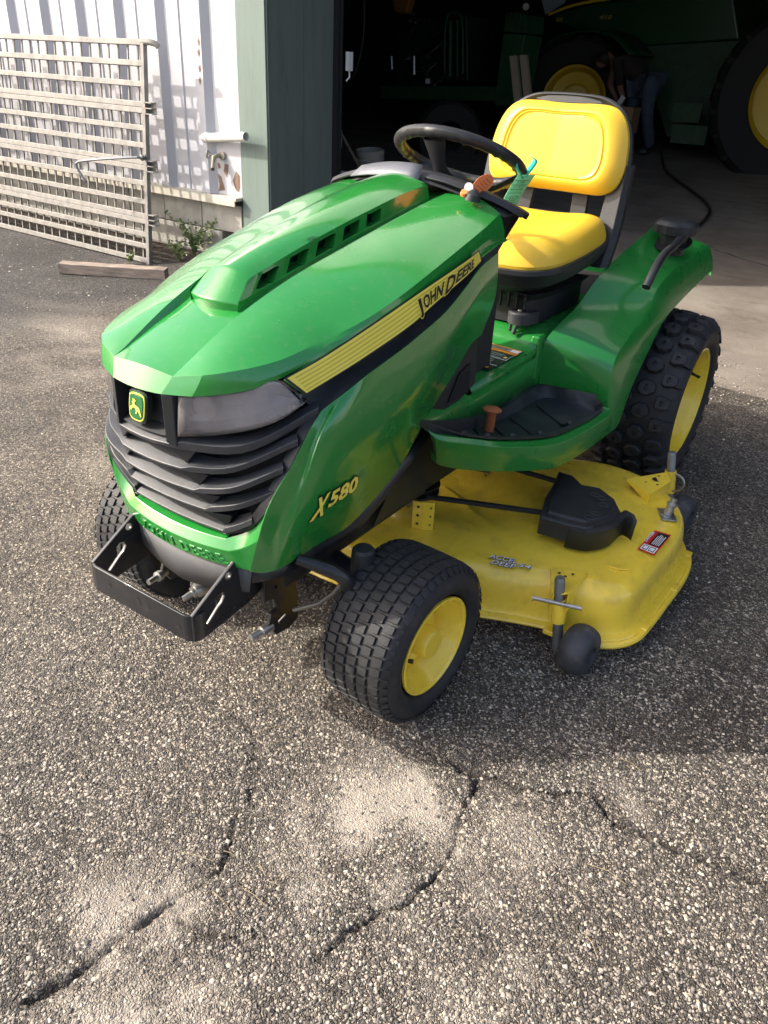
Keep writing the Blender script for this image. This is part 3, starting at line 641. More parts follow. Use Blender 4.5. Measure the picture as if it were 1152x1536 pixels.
# ---- upper hood skin, feature lines from nose to rear
LB = [(.078,-.352,.838),(.086,-.20,.912),(.094,-.05,.963),(.102,.12,1.003),(.107,.28,1.038),(.112,.42,1.066),(.118,.53,1.084)]
LC = [(.080,-.353,.839),(.152,-.324,.8525),(.213,-.230,.866),(.236,-.13,.885),(.262,-.045,.907),(.276,.06,.937),(.2785,.165,.966),(.278,.30,1.003),(.273,.42,1.033),(.262,.50,1.050)]
LD = [(.066,-.371,.807),(.135,-.342,.812),(.206,-.269,.826),(.245,-.160,.857),(.268,-.055,.880),(.283,.05,.905),(.286,.165,.931),(.286,.29,.962),(.284,.40,.990),(.282,.50,.996)]
LE = [(0.2440,-0.1879,0.7992), (0.2580,-0.1181,0.8187), (0.2730,-0.0344,0.8421), (0.2890,0.0944,0.8786), (0.2910,0.1805,0.9076), (0.2920,0.3104,0.9461), (0.2900,0.3762,0.9690), (0.2860,0.4696,0.9896)]
def bow(a, b, n, dz, dx=0.0): return [lerp(a, b, t/n)+V3((dx*math.sin(PI*t/n), 0, dz*math.sin(PI*t/n))) for t in range(n+1)]
cB, cC, cD = cr(LB, NS), cr(LC, NS), cr(LD, NS)
mb = MB()
cB[0] = cC[0].copy(); cBi = [p+V3((-.010*min(1, i/8), .002*min(1, i/6), -.013*min(1, i/6))) for i, p in enumerate(cB)]
# central panel
rows = []
for i in range(NS):
    p = cBi[i]; rows.append([V3((p.x*s, p.y-.006*(1-s*s) if i == 0 else p.y, p.z+.006*(1-s*s))) for s in (-1, -.75, -.5, -.25, 0, .25, .5, .75, 1)])
mb.grid(rows)
half = MB()
half.grid([[cBi[i], cB[i]] for i in range(NS)])
half.grid([[lerp(cB[i], cC[i], t/5)+V3((0, 0, .010*math.sin(PI*t/5)*min(1, i/10))) for t in range(6)] for i in range(NS)])
half.grid([[lerp(cC[i], cD[i], t/3)+V3((.004*math.sin(PI*t/3)*min(1, i/4), 0, 0)) for t in range(4)] for i in range(NS)])
# nose lip under the centre
half.mirror(); mb.add(half.V, half.F)
nt_, nb_ = rows[0], [V3((.066*s, -.371-.006*(1-s*s), .807-.002*(1-s*s))) for s in (-1, -.75, -.5, -.25, 0, .25, .5, .75, 1)]
mb.grid([nb_, nt_]); mb.grid([[p+V3((0, .03, -.004)) for p in nb_], nb_])
mb.weld(.0006)
hood = mb.build('hood', GREEN, T, sharp=16, solid=.003, bevel=.006, seg=4, ba=14)
# ---- decal skin between D and E, with the groove under it
cE = crp(LE, NS); DECTOP = [(0.2310,-0.2334,0.8409), (0.2470,-0.1452,0.8623), (0.2700,-0.0274,0.9008), (0.2840,0.1194,0.9408), (0.2920,0.2862,0.9782), (0.2910,0.3535,0.9926)]
mb = MB(); iD = cr([(.2325,-.230,.836)]+LD[3:]+[(.283,.53,.995)], NS); iD = [lerp(a, b+V3((-.004, 0, .004)), .0) for a, b in zip(iD, cE)]
mb.grid([[iD[i], lerp(iD[i], cE[i], .5)+V3((.002, 0, 0)), cE[i]] for i in range(NS)])
pair(mb, 'hood_side', GREEN, T, sharp=30, solid=.003)
dt, db = crp(DECTOP, 40), crp([(0.2460,-0.1903,0.8004), (0.2600,-0.1207,0.8199), (0.2750,-0.0373,0.8433), (0.2920,0.0896,0.8803), (0.2940,0.1753,0.9091), (0.2950,0.3048,0.9475), (0.2930,0.3675,0.9693)], 40)
def strip(mb, v0, v1, lift, mi=0, u0=0.0, u1=1.0, n=40):
    r = []
    for i in range(n):
        u = u0+(u1-u0)*i/(n-1); k = u*39; a = min(int(k), 38); f = k-a
        A, B = dt[a].lerp(dt[a+1], f), db[a].lerp(db[a+1], f); r.append([A.lerp(B, 1-v1)+V3((lift, 0, 0)), A.lerp(B, 1-v0)+V3((lift, 0, 0))])
    mb.grid(r, mi)
dec = MB(); strip(dec, 0, 1, .0035); strip(dec, .055, .945, .0042, 1, .012, .985)
for k in range(5): strip(dec, .14+k*.16, .20+k*.16, .0048, 2, .022+.004*k, .975)
dobj = dec.build('side_decal', [DBLK, DECALY, DECALY2], T, smooth=False)
def dfn(u, v, lift):
    k = max(0, min(u, 1))*39; a = min(int(k), 38); f = k-a; A, B = dt[a].lerp(dt[a+1], f), db[a].lerp(db[a+1], f); p = B.lerp(A, v); return p+V3((lift, 0, 0))
# lettering follows the band; run 0.565 .. 0.86 of its length
tx = MB()
def maker(fn, par, rev):
    tx = MB(); R = (lambda a, b: (a, b)) if not rev else (lambda a, b: (1.44-b, 1.44-a))
    for off, lf, mi in ((.085, .0056, 1), (.034, .0064, 0)):
        for s_, h_, a_, b_, v0 in (('J', .56, .562, .595, .19), ('OHN', .54, .602, .700, .20), ('D', .70, .710, .752, .09), ('EERE', .54, .757, .885, .22)):
            a_, b_ = R(a_, b_); text_map(tx, s_, fn, h_, a_, b_, v0, offset=off, lift=lf+(.0001 if len(s_) > 1 else 0), shear=.2, mi=mi)
    tx.build('lettering', [DBLK, DECALY], par, smooth=False)
maker(dfn, dobj, False); do2 = mir(dobj)
maker(lambda u, v, l: (lambda p: V3((-p.x, p.y, p.z)))(dfn(1.44-u, v, l)), do2, True)
# groove: black channel between decal skin and lower panel
F_ = [(0.2620,-0.1587,0.7631), (0.2700,-0.1324,0.7762), (0.2810,-0.0865,0.7969), (0.2940,0.0667,0.8373), (0.2960,0.1966,0.8741), (0.2950,0.3104,0.9205), (0.2930,0.3717,0.9512), (0.2870,0.4655,0.9723)]
cF = crp(F_, NS)
mb = MB(); rws = []
for i in range(NS):
    d = .030*min(1, (NS-1-i)/7); d = max(d, .001); rws.append([cE[i]+V3((-.002, 0, 0)), cE[i]+V3((-d, 0, -.002)), lerp(cE[i], cF[i], .6)+V3((-d, 0, 0)), cF[i]+V3((-d*.5, 0, .001)), cF[i]+V3((-.0015, 0, -.001))])
mb.grid(rws); pair(mb, 'side_groove', BLKP, T, sharp=40)
# ---- lower side panel (left) as columns front edge -> rear edge
cols = [
 [(0.2620,-0.1587,0.7631),(0.2620,-0.1962,0.7317),(0.2540,-0.2376,0.6721),(0.2360,-0.2895,0.5913),(0.1870,-0.2918,0.4319)],
 [(0.2700,-0.1324,0.7762),(0.2700,-0.1763,0.7315),(0.2620,-0.2122,0.6578),(0.2440,-0.2477,0.5636),(0.1980,-0.2548,0.4151)],
 [(0.2790,-0.0986,0.7917),(0.2840,-0.1777,0.7319),(0.2730,-0.2115,0.6368),(0.2530,-0.2328,0.5372),(0.2130,-0.2136,0.4164)],
 [(0.2900,-0.0494,0.8120),(0.2960,-0.1184,0.7266),(0.2860,-0.1492,0.6339),(0.2680,-0.1526,0.5452),(0.2280,-0.1169,0.4311)],
 [(0.2940,0.0667,0.8373),(0.3010,0.0060,0.7311),(0.2930,-0.0234,0.6413),(0.2750,-0.0292,0.5589),(0.2400,-0.0125,0.4415)],
 [(0.2960,0.1502,0.8596),(0.3010,0.1165,0.7581),(0.2900,0.1150,0.6710),(0.2720,0.1265,0.5971),(0.2490,0.1502,0.5161)],
 [(0.2960,0.2287,0.8821),(0.2990,0.2103,0.7934),(0.2860,0.2226,0.7250),(0.2700,0.2391,0.6724),(0.2540,0.2525,0.6151)],
 [(0.2950,0.3104,0.9205),(0.2960,0.2992,0.8484),(0.2840,0.3118,0.7968),(0.2700,0.3326,0.7486),(0.2570,0.3533,0.6884)],
 [(0.2930,0.3717,0.9512),(0.2930,0.3754,0.8938),(0.2820,0.3937,0.8449),(0.2700,0.4114,0.8036),(0.2580,0.4284,0.7475)],
 [(0.2870,0.4655,0.9723),(0.2840,0.4817,0.9204),(0.2770,0.4983,0.8688),(0.2690,0.4999,0.8261),(0.2600,0.4790,0.7650)]]

Cc = [crp(c, 17) for c in cols]
rowsP = [crp([Cc[j][i] for j in range(len(Cc))], 40) for i in range(17)]
mb = MB(); mb.grid(rowsP, flip=True); left = mb
pl = left.build('side_panel', GREEN, T, sharp=22, solid=.003, bevel=.002, seg=2)
pr_ = mir(pl)
# raised border line along the front edge of the side panel (pressed step)
def pfn(u, v, lift=0.0):
    a = max(0, min(u, 1))*39; b = max(0, min(v, 1))*16; i, j = min(int(a), 38), min(int(b), 15); f, g = a-i, b-j
    p = rowsP[j][i].lerp(rowsP[j][i+1], f).lerp(rowsP[j+1][i].lerp(rowsP[j+1][i+1], f), g)
    return p+V3((lift, -lift*.2, 0))
# model number on the side panel : bilinear quad in the picture's plane of the panel
N0, N1, N2, N3 = (0.2605,-0.1945,0.5379), (0.2735,-0.0554,0.5482), (0.2810,-0.0679,0.5971), (0.2680,-0.1933,0.5830)
def nfn(u, v, lift):
    p = lerp(N0, N1, u).lerp(lerp(N3, N2, u), v)
    # nearest point on the panel
    best = None
    for q in PN:
        d = (q[0].y-p.y)**2+(q[0].z-p.z)**2
        if best is None or d < best[0]: best = (d, q)
    q, n = best[1]; dx = -((p.y-q.y)*n.y+(p.z-q.z)*n.z)/max(abs(n.x), .2)*(1 if n.x > 0 else -1)
    return V3((q.x+dx+lift, p.y, p.z))
PN = []
for i in range(1, 16):
    for j in range(1, 24):
        p = rowsP[i][j]; n = (rowsP[i][j+1]-rowsP[i][j-1]).cross(rowsP[i-1][j]-rowsP[i+1][j]).normalized(); n = n if n.x > 0 else -n; PN.append((p, n))
for sd in (1, -1):
    fn = nfn if sd > 0 else (lambda u, v, l: (lambda p: V3((-p.x, p.y, p.z)))(nfn(1-u, v, l)))
    tx = MB()
    for off, lf, mi in ((.085, .0030, 1), (.035, .0036, 0)):
        text_map(tx, 'X', fn, 1.15, .0, .32, -.05, offset=off, lift=lf, shear=.3, mi=mi)
        text_map(tx, '580', fn, .80, .34, 1.0, .22, offset=off, lift=lf, shear=.12, mi=mi)
    tx.build('model_number', [DECALY, DBLK], T, smooth=False)
# rear closing strip of the hood: joins the side panel's rear edge and the shoulder
rearcol = [cD[-1], cE[-1], rowsP[0][-1]]
mb = MB(); re_ = [r[-1] for r in rowsP]
inn = [p+V3((-.05, .012, .0)) for p in re_]; mb.grid([re_, inn]); mb.mirror(); mb.build('hood_rear_return', GREEN, T)
# ---- air scoop on the hood
st = [(0.0540,-0.1267,0.9681), (0.0600,-0.0204,1.0040), (0.0670,0.1202,1.0505), (0.0740,0.2905,1.0868), (0.0760,0.3536,1.0932)]
sb = [(0.0640,-0.1428,0.9347), (0.0710,-0.0300,0.9630), (0.0780,0.1187,1.0054), (0.0850,0.2789,1.0361), (0.0880,0.3741,1.0469)]
st = [V3((.054,-.127,.967)), V3((.063,0,1.004)), V3((.070,.13,1.036)), V3((.076,.27,1.066)), V3((.080,.36,1.083)), V3((.083,.46,1.096))]
sb = [V3((.066,-.168,.932)), V3((.072,-.015,.966)), V3((.078,.12,.999)), V3((.084,.26,1.031)), V3((.088,.36,1.050)), V3((.091,.46,1.068))]
ct, cb = cr(st, 32), cr(sb, 32)
mb = MB(); mb.grid([[V3((p.x*s, p.y-.004*(1-s*s), p.z+.017*(1-s*s))) for s in [k/6 for k in range(-6, 7)]] for p in ct])
f0 = [V3((ct[0].x*s, ct[0].y-.004*(1-s*s), ct[0].z+.017*(1-s*s))) for s in [k/6 for k in range(-6, 7)]]
f1 = [V3((cb[0].x*s*.98, cb[0].y-.020*(1-s*s), cb[0].z-.004+.003*(1-s*s))) for s in [k/6 for k in range(-6, 7)]]
mb.grid([f1, f0])
def sidefn(u, v):
    k = u*31; a = min(int(k), 30); f = k-a; return ct[a].lerp(ct[a+1], f).lerp(cb[a].lerp(cb[a+1], f), v)
LV = [(.070, .155), (.205, .300), (.345, .440), (.485, .575), (.615, .700)]
hs_ = MB(); us = [0.0]
for a, b in LV: us += [a, b]
us.append(1.0)
for q in range(len(us)-1):
    a, b = us[q], us[q+1]
    ishole = q % 2 == 1
    for j in range(4):
        ua, ub = a+(b-a)*j/4, a+(b-a)*(j+1)/4
        for v0, v1 in ((0, .22), (.22, .90), (.90, 1.0)):
            if ishole and v0 == .22: continue
            hs_.add([sidefn(ua, v0), sidefn(ua, v1), sidefn(ub, v1), sidefn(ub, v0)], [(0, 1, 2, 3)])
    if ishole:
        rim = [sidefn(a, .22), sidefn(a, .90), sidefn(b, .90), sidefn(b, .22)]; ind = [p+V3((-.030, .006, -.004)) for p in rim]
        for j in range(4): hs_.add([rim[j], rim[(j+1) % 4], ind[(j+1) % 4], ind[j]], [(0, 1, 2, 3)])
hs_.grid([[p, p+V3((-.004, 0, -.03))] for p in cb]); hs_.mirror(); mb.add(hs_.V, hs_.F); mb.grid([[p+V3((0, .012, -.03)) for p in f1], f1]); mb.weld(.0005)
scoop = mb.build('air_scoop', GREEN, T, sharp=24, bevel=.005, seg=3, ba=24)
mb = MB(); mb.grid([[V3((p.x-.030, p.y, p.z-.012)), V3((p.x-.030, p.y, p.z-.05))] for p in ct]); pair(mb, 'scoop_lining', DARK, scoop)
# flare behind the scoop: the recess end on each side
# ---- dash cowl
mb = MB(); half = MB()
D0 = [(0,.46,1.098),(.05,.465,1.097),(.10,.48,1.090),(.15,.49,1.080),(.20,.500,1.066),(.245,.505,1.054),(.272,.50,1.038)]
D1 = [(0,.50,1.128),(.05,.505,1.126),(.10,.52,1.118),(.15,.535,1.104),(.20,.55,1.088),(.24,.565,1.070),(.268,.58,1.046)]
D2 = [(0,.60,1.112),(.05,.60,1.108),(.10,.60,1.100),(.15,.61,1.090),(.195,.615,1.074),(.235,.62,1.054),(.262,.625,1.034)]
D3 = [(0,.70,1.06),(.05,.70,1.058),(.10,.70,1.05),(.14,.69,1.045),(.18,.68,1.035),(.21,.66,1.025),(.235,.65,1.01)]
D4 = [(0,.70,.90),(.05,.70,.90),(.10,.70,.90),(.14,.69,.90),(.17,.66,.90),(.19,.62,.90),(.20,.60,.90)]
half.grid([cr(r, 15) for r in (D0, D1, D2, D3, D4)]); half.mirror(); half.weld(.0006)
dash = half.build('dash_cowl', BLKP, T, sharp=40, sub=1, solid=.004)
# front apron of the cowl; its lit facet is painted in as pale grey
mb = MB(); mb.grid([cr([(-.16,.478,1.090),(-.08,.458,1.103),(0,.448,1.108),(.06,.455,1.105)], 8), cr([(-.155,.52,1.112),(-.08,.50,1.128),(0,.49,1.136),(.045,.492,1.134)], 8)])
mb.build('dash_apron', mat('lit_facet_grey', (.13, .135, .155), .5, var=.2), T, solid=.003)
# thin lip that runs down the side of the dash to a pointed end
mb = MB(); P = [(0.1300,0.3786,1.1170), (0.1900,0.4328,1.0772), (0.2350,0.4867,1.0413), (0.2620,0.5140,1.0227)]
P = cr([(.06,.50,1.100),(.12,.505,1.094),(.17,.515,1.082),(.22,.53,1.067),(.258,.55,1.052),(.280,.59,1.032)], 14)
rr = [[p+V3((.000, -.018, .004)), p+V3((.008, -.004, .010)), p+V3((.006, .022, .006)), p+V3((-.004, .03, -.008))] for p in P]
mb.grid(rr); pair(mb, 'dash_edge', BLKP, T, solid=.006, sharp=50, bevel=.002)
# steering column and wheel
SC = V3((0, .755, 1.130)); tl = .427; SN = V3((0, math.sin(tl), math.cos(tl))); SXv = V3((1, 0, 0)); SY = SN.cross(SXv)
mb = MB(); mb.lathe([(-.17, .075), (-.13, .062), (-.08, .045), (-.07, .040), (-.07, 0)], SC, SN, 24); mb.build('steering_column', BLKP, T)
def spt(a, r, h=0.0): return SC+(SXv*math.cos(a)+SY*math.sin(a))*r+SN*h
mb = MB(); N = 120; Rv = .169; v = []; f = []; K = 14
for i in range(N):
    a = 2*PI*i/N; rad = (SXv*math.cos(a)+SY*math.sin(a))
    for k in range(K):
        b = 2*PI*k/K; rr_ = .0163
        lower = max(0, -math.sin(b)); inner = max(0, -math.cos(b)); gr = (abs(math.sin(a*18)))**.6*.0032*min(1, lower+inner*.8)
        zz = .0165*math.sin(b)*1.0; v.append(SC+rad*(Rv+(rr_-gr)*math.cos(b))+SN*((rr_-gr)*math.sin(b)))
for i in range(N):
    j = (i+1) % N
    for k in range(K): l = (k+1) % K; f.append((i*K+k, i*K+l, j*K+l, j*K+k))
mb.add(v, f); sw = mb.build('steering_wheel', mat('wheel_grip_rubber', (.018, .019, .021), .42, var=.2, bump=.1, bscale=700), T)
mb = MB(); mb.lathe([(-.045, 0), (-.045, .040), (-.055, .052), (-.09, .050), (-.095, 0)], SC, SN, 28); mb.build('hub', BLKP, sw, sharp=50)
for a in (PI/2+PI*.0, PI/2+2*PI/3, PI/2-2*PI/3):
    aa = a+PI   # one spoke forward
    mb = MB(); p0, p1, p2 = spt(aa, .030, -.075), spt(aa, .095, -.055), spt(aa, .158, -.008); tn = (spt(aa+.1, .1)-spt(aa-.1, .1)).normalized()
    rr = []
    for p, w_ in ((p0, .040), (p1, .021), (p2, .036)): rr.append([p-tn*w_+SN*.002, p-tn*w_*.5+SN*.009, p+tn*w_*.5+SN*.009, p+tn*w_+SN*.002, p+tn*w_*.6-SN*.010, p-tn*w_*.6-SN*.010])
    R_ = [cr([rr[0][k], rr[1][k], rr[2][k]], 8) for k in range(6)]; mb.grid([[R_[k][i] for k in range(6)] for i in range(8)], wrap=True); mb.build('spoke', BLKP, sw, sharp=50)
# orange throttle paddle and choke knob
mb = MB(); O0, O1, O2 = (0.2000,0.4693,1.0868), (0.2000,0.4907,1.1053), (0.2000,0.5270,1.1171)
PO = [(0.2000,0.4403,1.0906), (0.2000,0.4676,1.0797), (0.2000,0.4967,1.0787), (0.2000,0.5308,1.0876), (0.2000,0.5649,1.0998), (0.2000,0.5723,1.1111), (0.2000,0.5554,1.1240), (0.2000,0.5246,1.1274), (0.2000,0.4904,1.1210), (0.2000,0.4677,1.1084)]
pn = V3((-.45, .80, -.25))*.013; mb = MB(); mb.prism(closed0(PO, 30), pn)
pad = mb.build('throttle_paddle', ORNG, T, bevel=.003, seg=3, sharp=50)
mb = MB()
for k in range(5):
    a_, b_ = lerp(V3((0.2000,0.4784,1.1033)), V3((0.2000,0.5361,1.1209)), k/4.5), lerp(V3((0.2000,0.5140,1.0890)), V3((0.2000,0.5626,1.1088)), k/4.5); mb.tube([a_-pn*.15, lerp(a_, b_, .5)-pn*.25+V3((0, 0, -.001)), b_-pn*.15], .0016, 6)
mb.build('paddle_rib', mat('orange_plastic_light', (.9, .30, .12), .4), pad)
mb = MB(); c1 = V3((0.1900,0.4484,1.0916)); mb.lathe([(-.004, 0), (-.004, .009), (.004, .007), (.004, 0)], c1, (.3, -.6, .7), 20); mb.build('choke_knob', ORNG, T)
mb = MB(); c1 = V3((0.1950,0.4591,1.1028)); mb.lathe([(0, 0), (0, .010), (.003, .010), (.003, 0)], c1, (.5, -.6, .5), 20); mb.build('dial_face', WHT, T)
mb = MB(); mb.lathe([(0, .0), (0, .020), (.014, .017), (.022, .008), (.024, 0)], V3((0.2050,0.4625,1.0764)), (.2, 0, 1), 20); mb.build('lever_boot', BLKP, T)

# ---- grille: nose panel, slats, lamps
mb = MB()
# side cheek frame behind slats (dark lining)
vt = [V3(p) for p in ((.068,-.369,.708),(.083,-.358,.658),(.097,-.344,.610),(.109,-.329,.565),(.129,-.305,.512))]
oe = [V3(p) for p in ((0.2600,-0.1642,0.7629), (0.2570,-0.2213,0.7170), (0.2480,-0.2536,0.6679), (0.2380,-0.2719,0.6207), (0.2050,-0.2983,0.5600))]
midp = [V3(p) for p in ((0.1900,-0.2955,0.7107), (0.1760,-0.3152,0.6696), (0.1840,-0.3224,0.6330), (0.1860,-0.3129,0.5936), (0.1750,-0.3013,0.5394))]
lin = MB(); bk = V3((-.03, .055, 0))
lin.grid([[V3((0, v.y+.045, v.z)), V3((v.x, v.y+.050, v.z)), lerp(v, o, .5)+V3((-.01, .045, 0)), o+V3((-.02, .02, 0))] for v, o in zip([V3((.066,-.36,.80))]+vt, [V3((.255,-.20,.79))]+oe)]); lin.mirror(); lin.weld(); 
grl = lin.build('grille', DARK, T)
def slat(k):
    v, o, m = vt[k], oe[k], midp[k]; H = [.019, .0145, .0145, .0145, .016][k]
    front = [V3((0, v.y-.006, v.z-.002)), V3((v.x*.5, v.y-.0045, v.z-.0015)), v]
    side = cr([v, m, o], 12)
    L_ = front+side[1:]
    rows = []
    for i, p in enumerate(L_):
        t = i/(len(L_)-1); depth = .045*(1-.6*t); inw = V3((-.35, 1, 0)).normalized() if i > 2 else V3((0, 1, 0))
        if i > 2: inw = V3((-.35-.5*t, 1-.2*t, 0)).normalized()
        if i <= 2: rows.append([p+V3((0, .042, .027)), p+V3((0, 0, H*.10)), p+V3((0, .002, -H*.32)), p+V3((0, .042, -H*.2))])
        else: q_ = max(0, 1-(i-2)/3); rows.append([p+inw*depth*(1-.2*q_)+V3((0, 0, H*.75+.012*q_)), p+V3((0, 0, H*.40)), p+V3((0, 0, -H*.55))+inw*.002, p+inw*depth+V3((0, 0, -H*.3))])
    mb = MB(); mb.grid(rows); n = len(rows); full = MB(); full.add(mb.V, mb.F); full.mirror(); full.weld(.0004)
    return full.build('grille_slat', SLATM, grl, sharp=26, bevel=.002, seg=2, ba=24)
for k in range(5): slat(k)
# wedges between the tiers at the corner
for k in range(4):
    v0, v1 = vt[k], vt[k+1]; 
    mb = MB(); a = v0+V3((.004, .006, -.010)); 
    mb.add([a+V3((-.018, .0, 0)), a+V3((.040, .022, 0)), v1+V3((.008, .010, .010)), a+V3((-.018, .04, 0)), a+V3((.035, .05, 0)), v1+V3((.0, .045, .010))], [(0, 2, 1), (3, 4, 5), (0, 1, 4, 3), (1, 2, 5, 4), (2, 0, 3, 5)])
    pair(mb, 'grille_wedge', BLKP, grl, smooth=False, bevel=.0015)
# outer frame of the grille
mb = MB(); fr = cr([(0.2610,-0.1574,0.7624), (0.2610,-0.1989,0.7296), (0.2530,-0.2383,0.6721), (0.2360,-0.2856,0.5940), (0.2120,-0.2929,0.5572), (0.1800,-0.2850,0.5244), (0.1340,-0.2953,0.5036)], 26)
mb.grid([[p+V3((-.000, -.001, 0)), p+V3((-.004, -.002, 0)), p+V3((-.020, -.001, .004))+V3((0, 0, .006 if i > 18 else 0)), p+V3((-.030, .03, .008))] for i, p in enumerate(fr)]); pair(mb, 'grille_frame', BLKP, grl, sharp=40)
# nose panel with the emblem, and posts either side of the lamps
mb = MB(); pA = [V3((s*.060, -.366-.006*(1-s*s), .803)) for s in (-1, -.5, 0, .5, 1)]; pB = [V3((s*.058, -.366-.006*(1-s*s), .722)) for s in (-1, -.5, 0, .5, 1)]
mb.grid([[p+V3((0, .030, 0)) for p in pA], [p+V3((0, .024, .012)) for p in pB]]); mb.grid([[p+V3((0, .024, .012)) for p in pB], [p for p in pB]])
mb.build('nose_panel', BLKP, grl)
mb = MB(); 
for s in (1,):
    a0, a1 = V3((.064, -.371, .806)), V3((.066, -.371, .712)); b0, b1 = V3((.084, -.362, .806)), V3((.084, -.362, .705))
    mb.add([a0, b0, b1, a1, a0+V3((-.004, .035, 0)), b0+V3((-.0, .035, 0)), b1+V3((0, .035, 0)), a1+V3((-.004, .035, 0))], [(0, 3, 2, 1), (0, 1, 5, 4), (1, 2, 6, 5), (3, 0, 4, 7), (2, 3, 7, 6)])
pair(mb, 'nose_post', BLKP, grl, bevel=.002, smooth=False)
# lamp: lens over reflector
lt = [V3(p) for p in ((0.0880,-0.3502,0.8058), (0.1400,-0.3154,0.8118), (0.1880,-0.2799,0.8229), (0.2160,-0.2505,0.8368), (0.2290,-0.2331,0.8328), (0.2440,-0.1994,0.7921))]
lb = [V3(p) for p in ((0.0880,-0.3606,0.7269), (0.1300,-0.3294,0.7300), (0.1780,-0.3003,0.7410), (0.2180,-0.2666,0.7546), (0.2380,-0.2341,0.7669), (0.2490,-0.2016,0.7822))]
ltc, lbc = cr(lt, 18), cr(lb, 18)
mb = MB(); mb.grid([[a+V3((0, 0, -.001)), lerp(a, b, .06)+V3((.002, -.003, 0)), lerp(a, b, .84)+V3((.002, -.003, 0)), b] for a, b in zip(ltc, lbc)])
mb.grid([[b, b+V3((-.006, .03, .002))] for b in lbc]); lens = mb.build('headlight', LENS, T, sharp=35, solid=.003)
mb = MB(); bw = V3((-.03, .045, 0))
mb.grid([[a+V3((0, .004, 0)), lerp(a, b, .25)+bw*.9, lerp(a, b, .6)+bw, lerp(a, b, .85)+bw*.8, b+V3((-.004, .008, .0))] for a, b in zip(ltc, lbc)]); 
for u in (.22, .62):
    c = lerp(ltc[int(u*17)], lbc[int(u*17)], .48)+bw*.92; mb.lathe([(0, .026), (-.012, .024), (-.012, .012), (.002, .008), (.002, 0)], c, V3((-.35, .9, .1)), 20)
mb.build('reflector', REFL, lens, sharp=30)
l2 = mir(lens)
for ch in list(lens.children): mir(ch, l2)
# emblem
EM_O = V3((-.004, -.374, .764))
def shield(s, z): 
    P = [(-.021, .024), (-.012, .0285), (0, .029), (.012, .0285), (.021, .024), (.0225, .0), (.020, -.020), (.012, -.0265), (0, -.028), (-.012, -.0265), (-.020, -.020), (-.0225, 0)]
    return [p for p in cr([(a*s, z, b*s) for a, b in P+P[:1]], 49)[:-1]]
tm = Matrix.Rotation(math.radians(-8), 3, 'X')
mb = MB()
mb.prism([EM_O+tm@p for p in shield(1.12, .004)], tm@V3((0, .012, 0)), 0); mb.prism([EM_O+tm@p for p in shield(1.0, .0015)], tm@V3((0, .003, 0)), 1)
mb.prism([EM_O+tm@p for p in shield(.93, .0005)], tm@V3((0, .003, 0)), 2); mb.prism([EM_O+tm@p for p in shield(.84, -.0005)], tm@V3((0, .003, 0)), 1); mb.prism([EM_O+tm@p for p in shield(.78, -.0012)], tm@V3((0, .003, 0)), 1)
deer = [(-13,2),(-15,-4),(-12,-3),(-9,2),(-4,3),(1,1),(2,-4),(0,-10),(3,-9),(6,-3),(9,-3),(16,-13),(18,-12),(13,-1),(11,4),(6,6),(-1,8),(-4,12),(-3,15),(1,18),(0,19),(-3,17),(-2,22),(-4,21),(-5,17),(-8,22),(-9,21),(-7,16),(-11,14),(-10,12),(-8,12),(-8,8),(-11,6),(-16,3),(-17,-1),(-15,0)]
pts = [(a*.00090, (b-4)*.00090) for a, b in deer]
em = mb.build('emblem', [BLKP, DGRN, DECALY], grl, smooth=False)
plate('leaping_deer', pts, [], .001, EM_O+tm@V3((0, -.0020, 0)), (1, 0, 0), tm@V3((0, 0, 1)), DECALY, grl)
# green chin with raised maker's name
ch_t = [V3((s*.134, -.305-.010*(1-s*s), .497-.006*(1-s*s))) for s in [k/10 for k in range(-10, 11)]]
ch_m = [V3((s*.150, -.312-.016*(1-s*s), .476-.006*(1-s*s))) for s in [k/10 for k in range(-10, 11)]]
ch_b = [V3((s*.187, -.292-.026*(1-s*s), .435-.008*(1-s*s))) for s in [k/10 for k in range(-10, 11)]]
ch_i = [p+V3((0, .03, -.004)) for p in ch_b]
ch0 = [p+V3((0, .03, .006)) for p in ch_t]
mb = MB(); mb.grid([ch_i, ch_b, ch_m, ch_t, ch0])
side = MB(); top = cr([ch_t[-1], (0.1800,-0.2851,0.5229), Cc[0][12]], 8); mid = cr([ch_m[-1], (0.1830,-0.3013,0.4929), Cc[0][14]], 8); bot = cr([ch_b[-1], lerp(ch_b[-1], Cc[0][16], .5), Cc[0][16]], 8)
side.grid([bot, mid, top]); side.mirror(); mb.add(side.V, side.F)
mb.weld(.0008); chin = mb.build('chin_bumper', GREEN, T, sharp=20, bevel=.002, seg=2, ba=16)
def cfn(u, v, lift):
    s = -.62+1.42*u; a = V3((s*.187, -.292-.026*(1-s*s), .435-.008*(1-s*s))); b = V3((s*.150, -.312-.016*(1-s*s), .476-.006*(1-s*s))); return a.lerp(b, v)+V3((0, -lift, -lift*.6))
tx = MB()
vv, ff = text_geo('JOHN DEERE', .0, .05, 0, 1.25); x0 = min(p[0] for p in vv); x1 = max(p[0] for p in vv)
tx.add([cfn((p[0]-x0)/(x1-x0), .20+p[1]*.78, .0006+p[2]*.03) for p in vv], ff); tx.build('raised_name', GREEN, chin, smooth=False)
# dark valance under the chin
mb = MB(); mb.grid([[p+V3((0, .008, 0)) for p in ch_b], [V3((p.x*.92, p.y+.012, p.z-.085+.02*abs(p.x)/.187)) for p in ch_b]]); mb.build('valance', mat('grey_fabric_plastic', (.085, .085, .088), .65, var=.2, dirt=(.2, .18, .15), dirt_amt=.3, dscale=12), T, solid=.003)

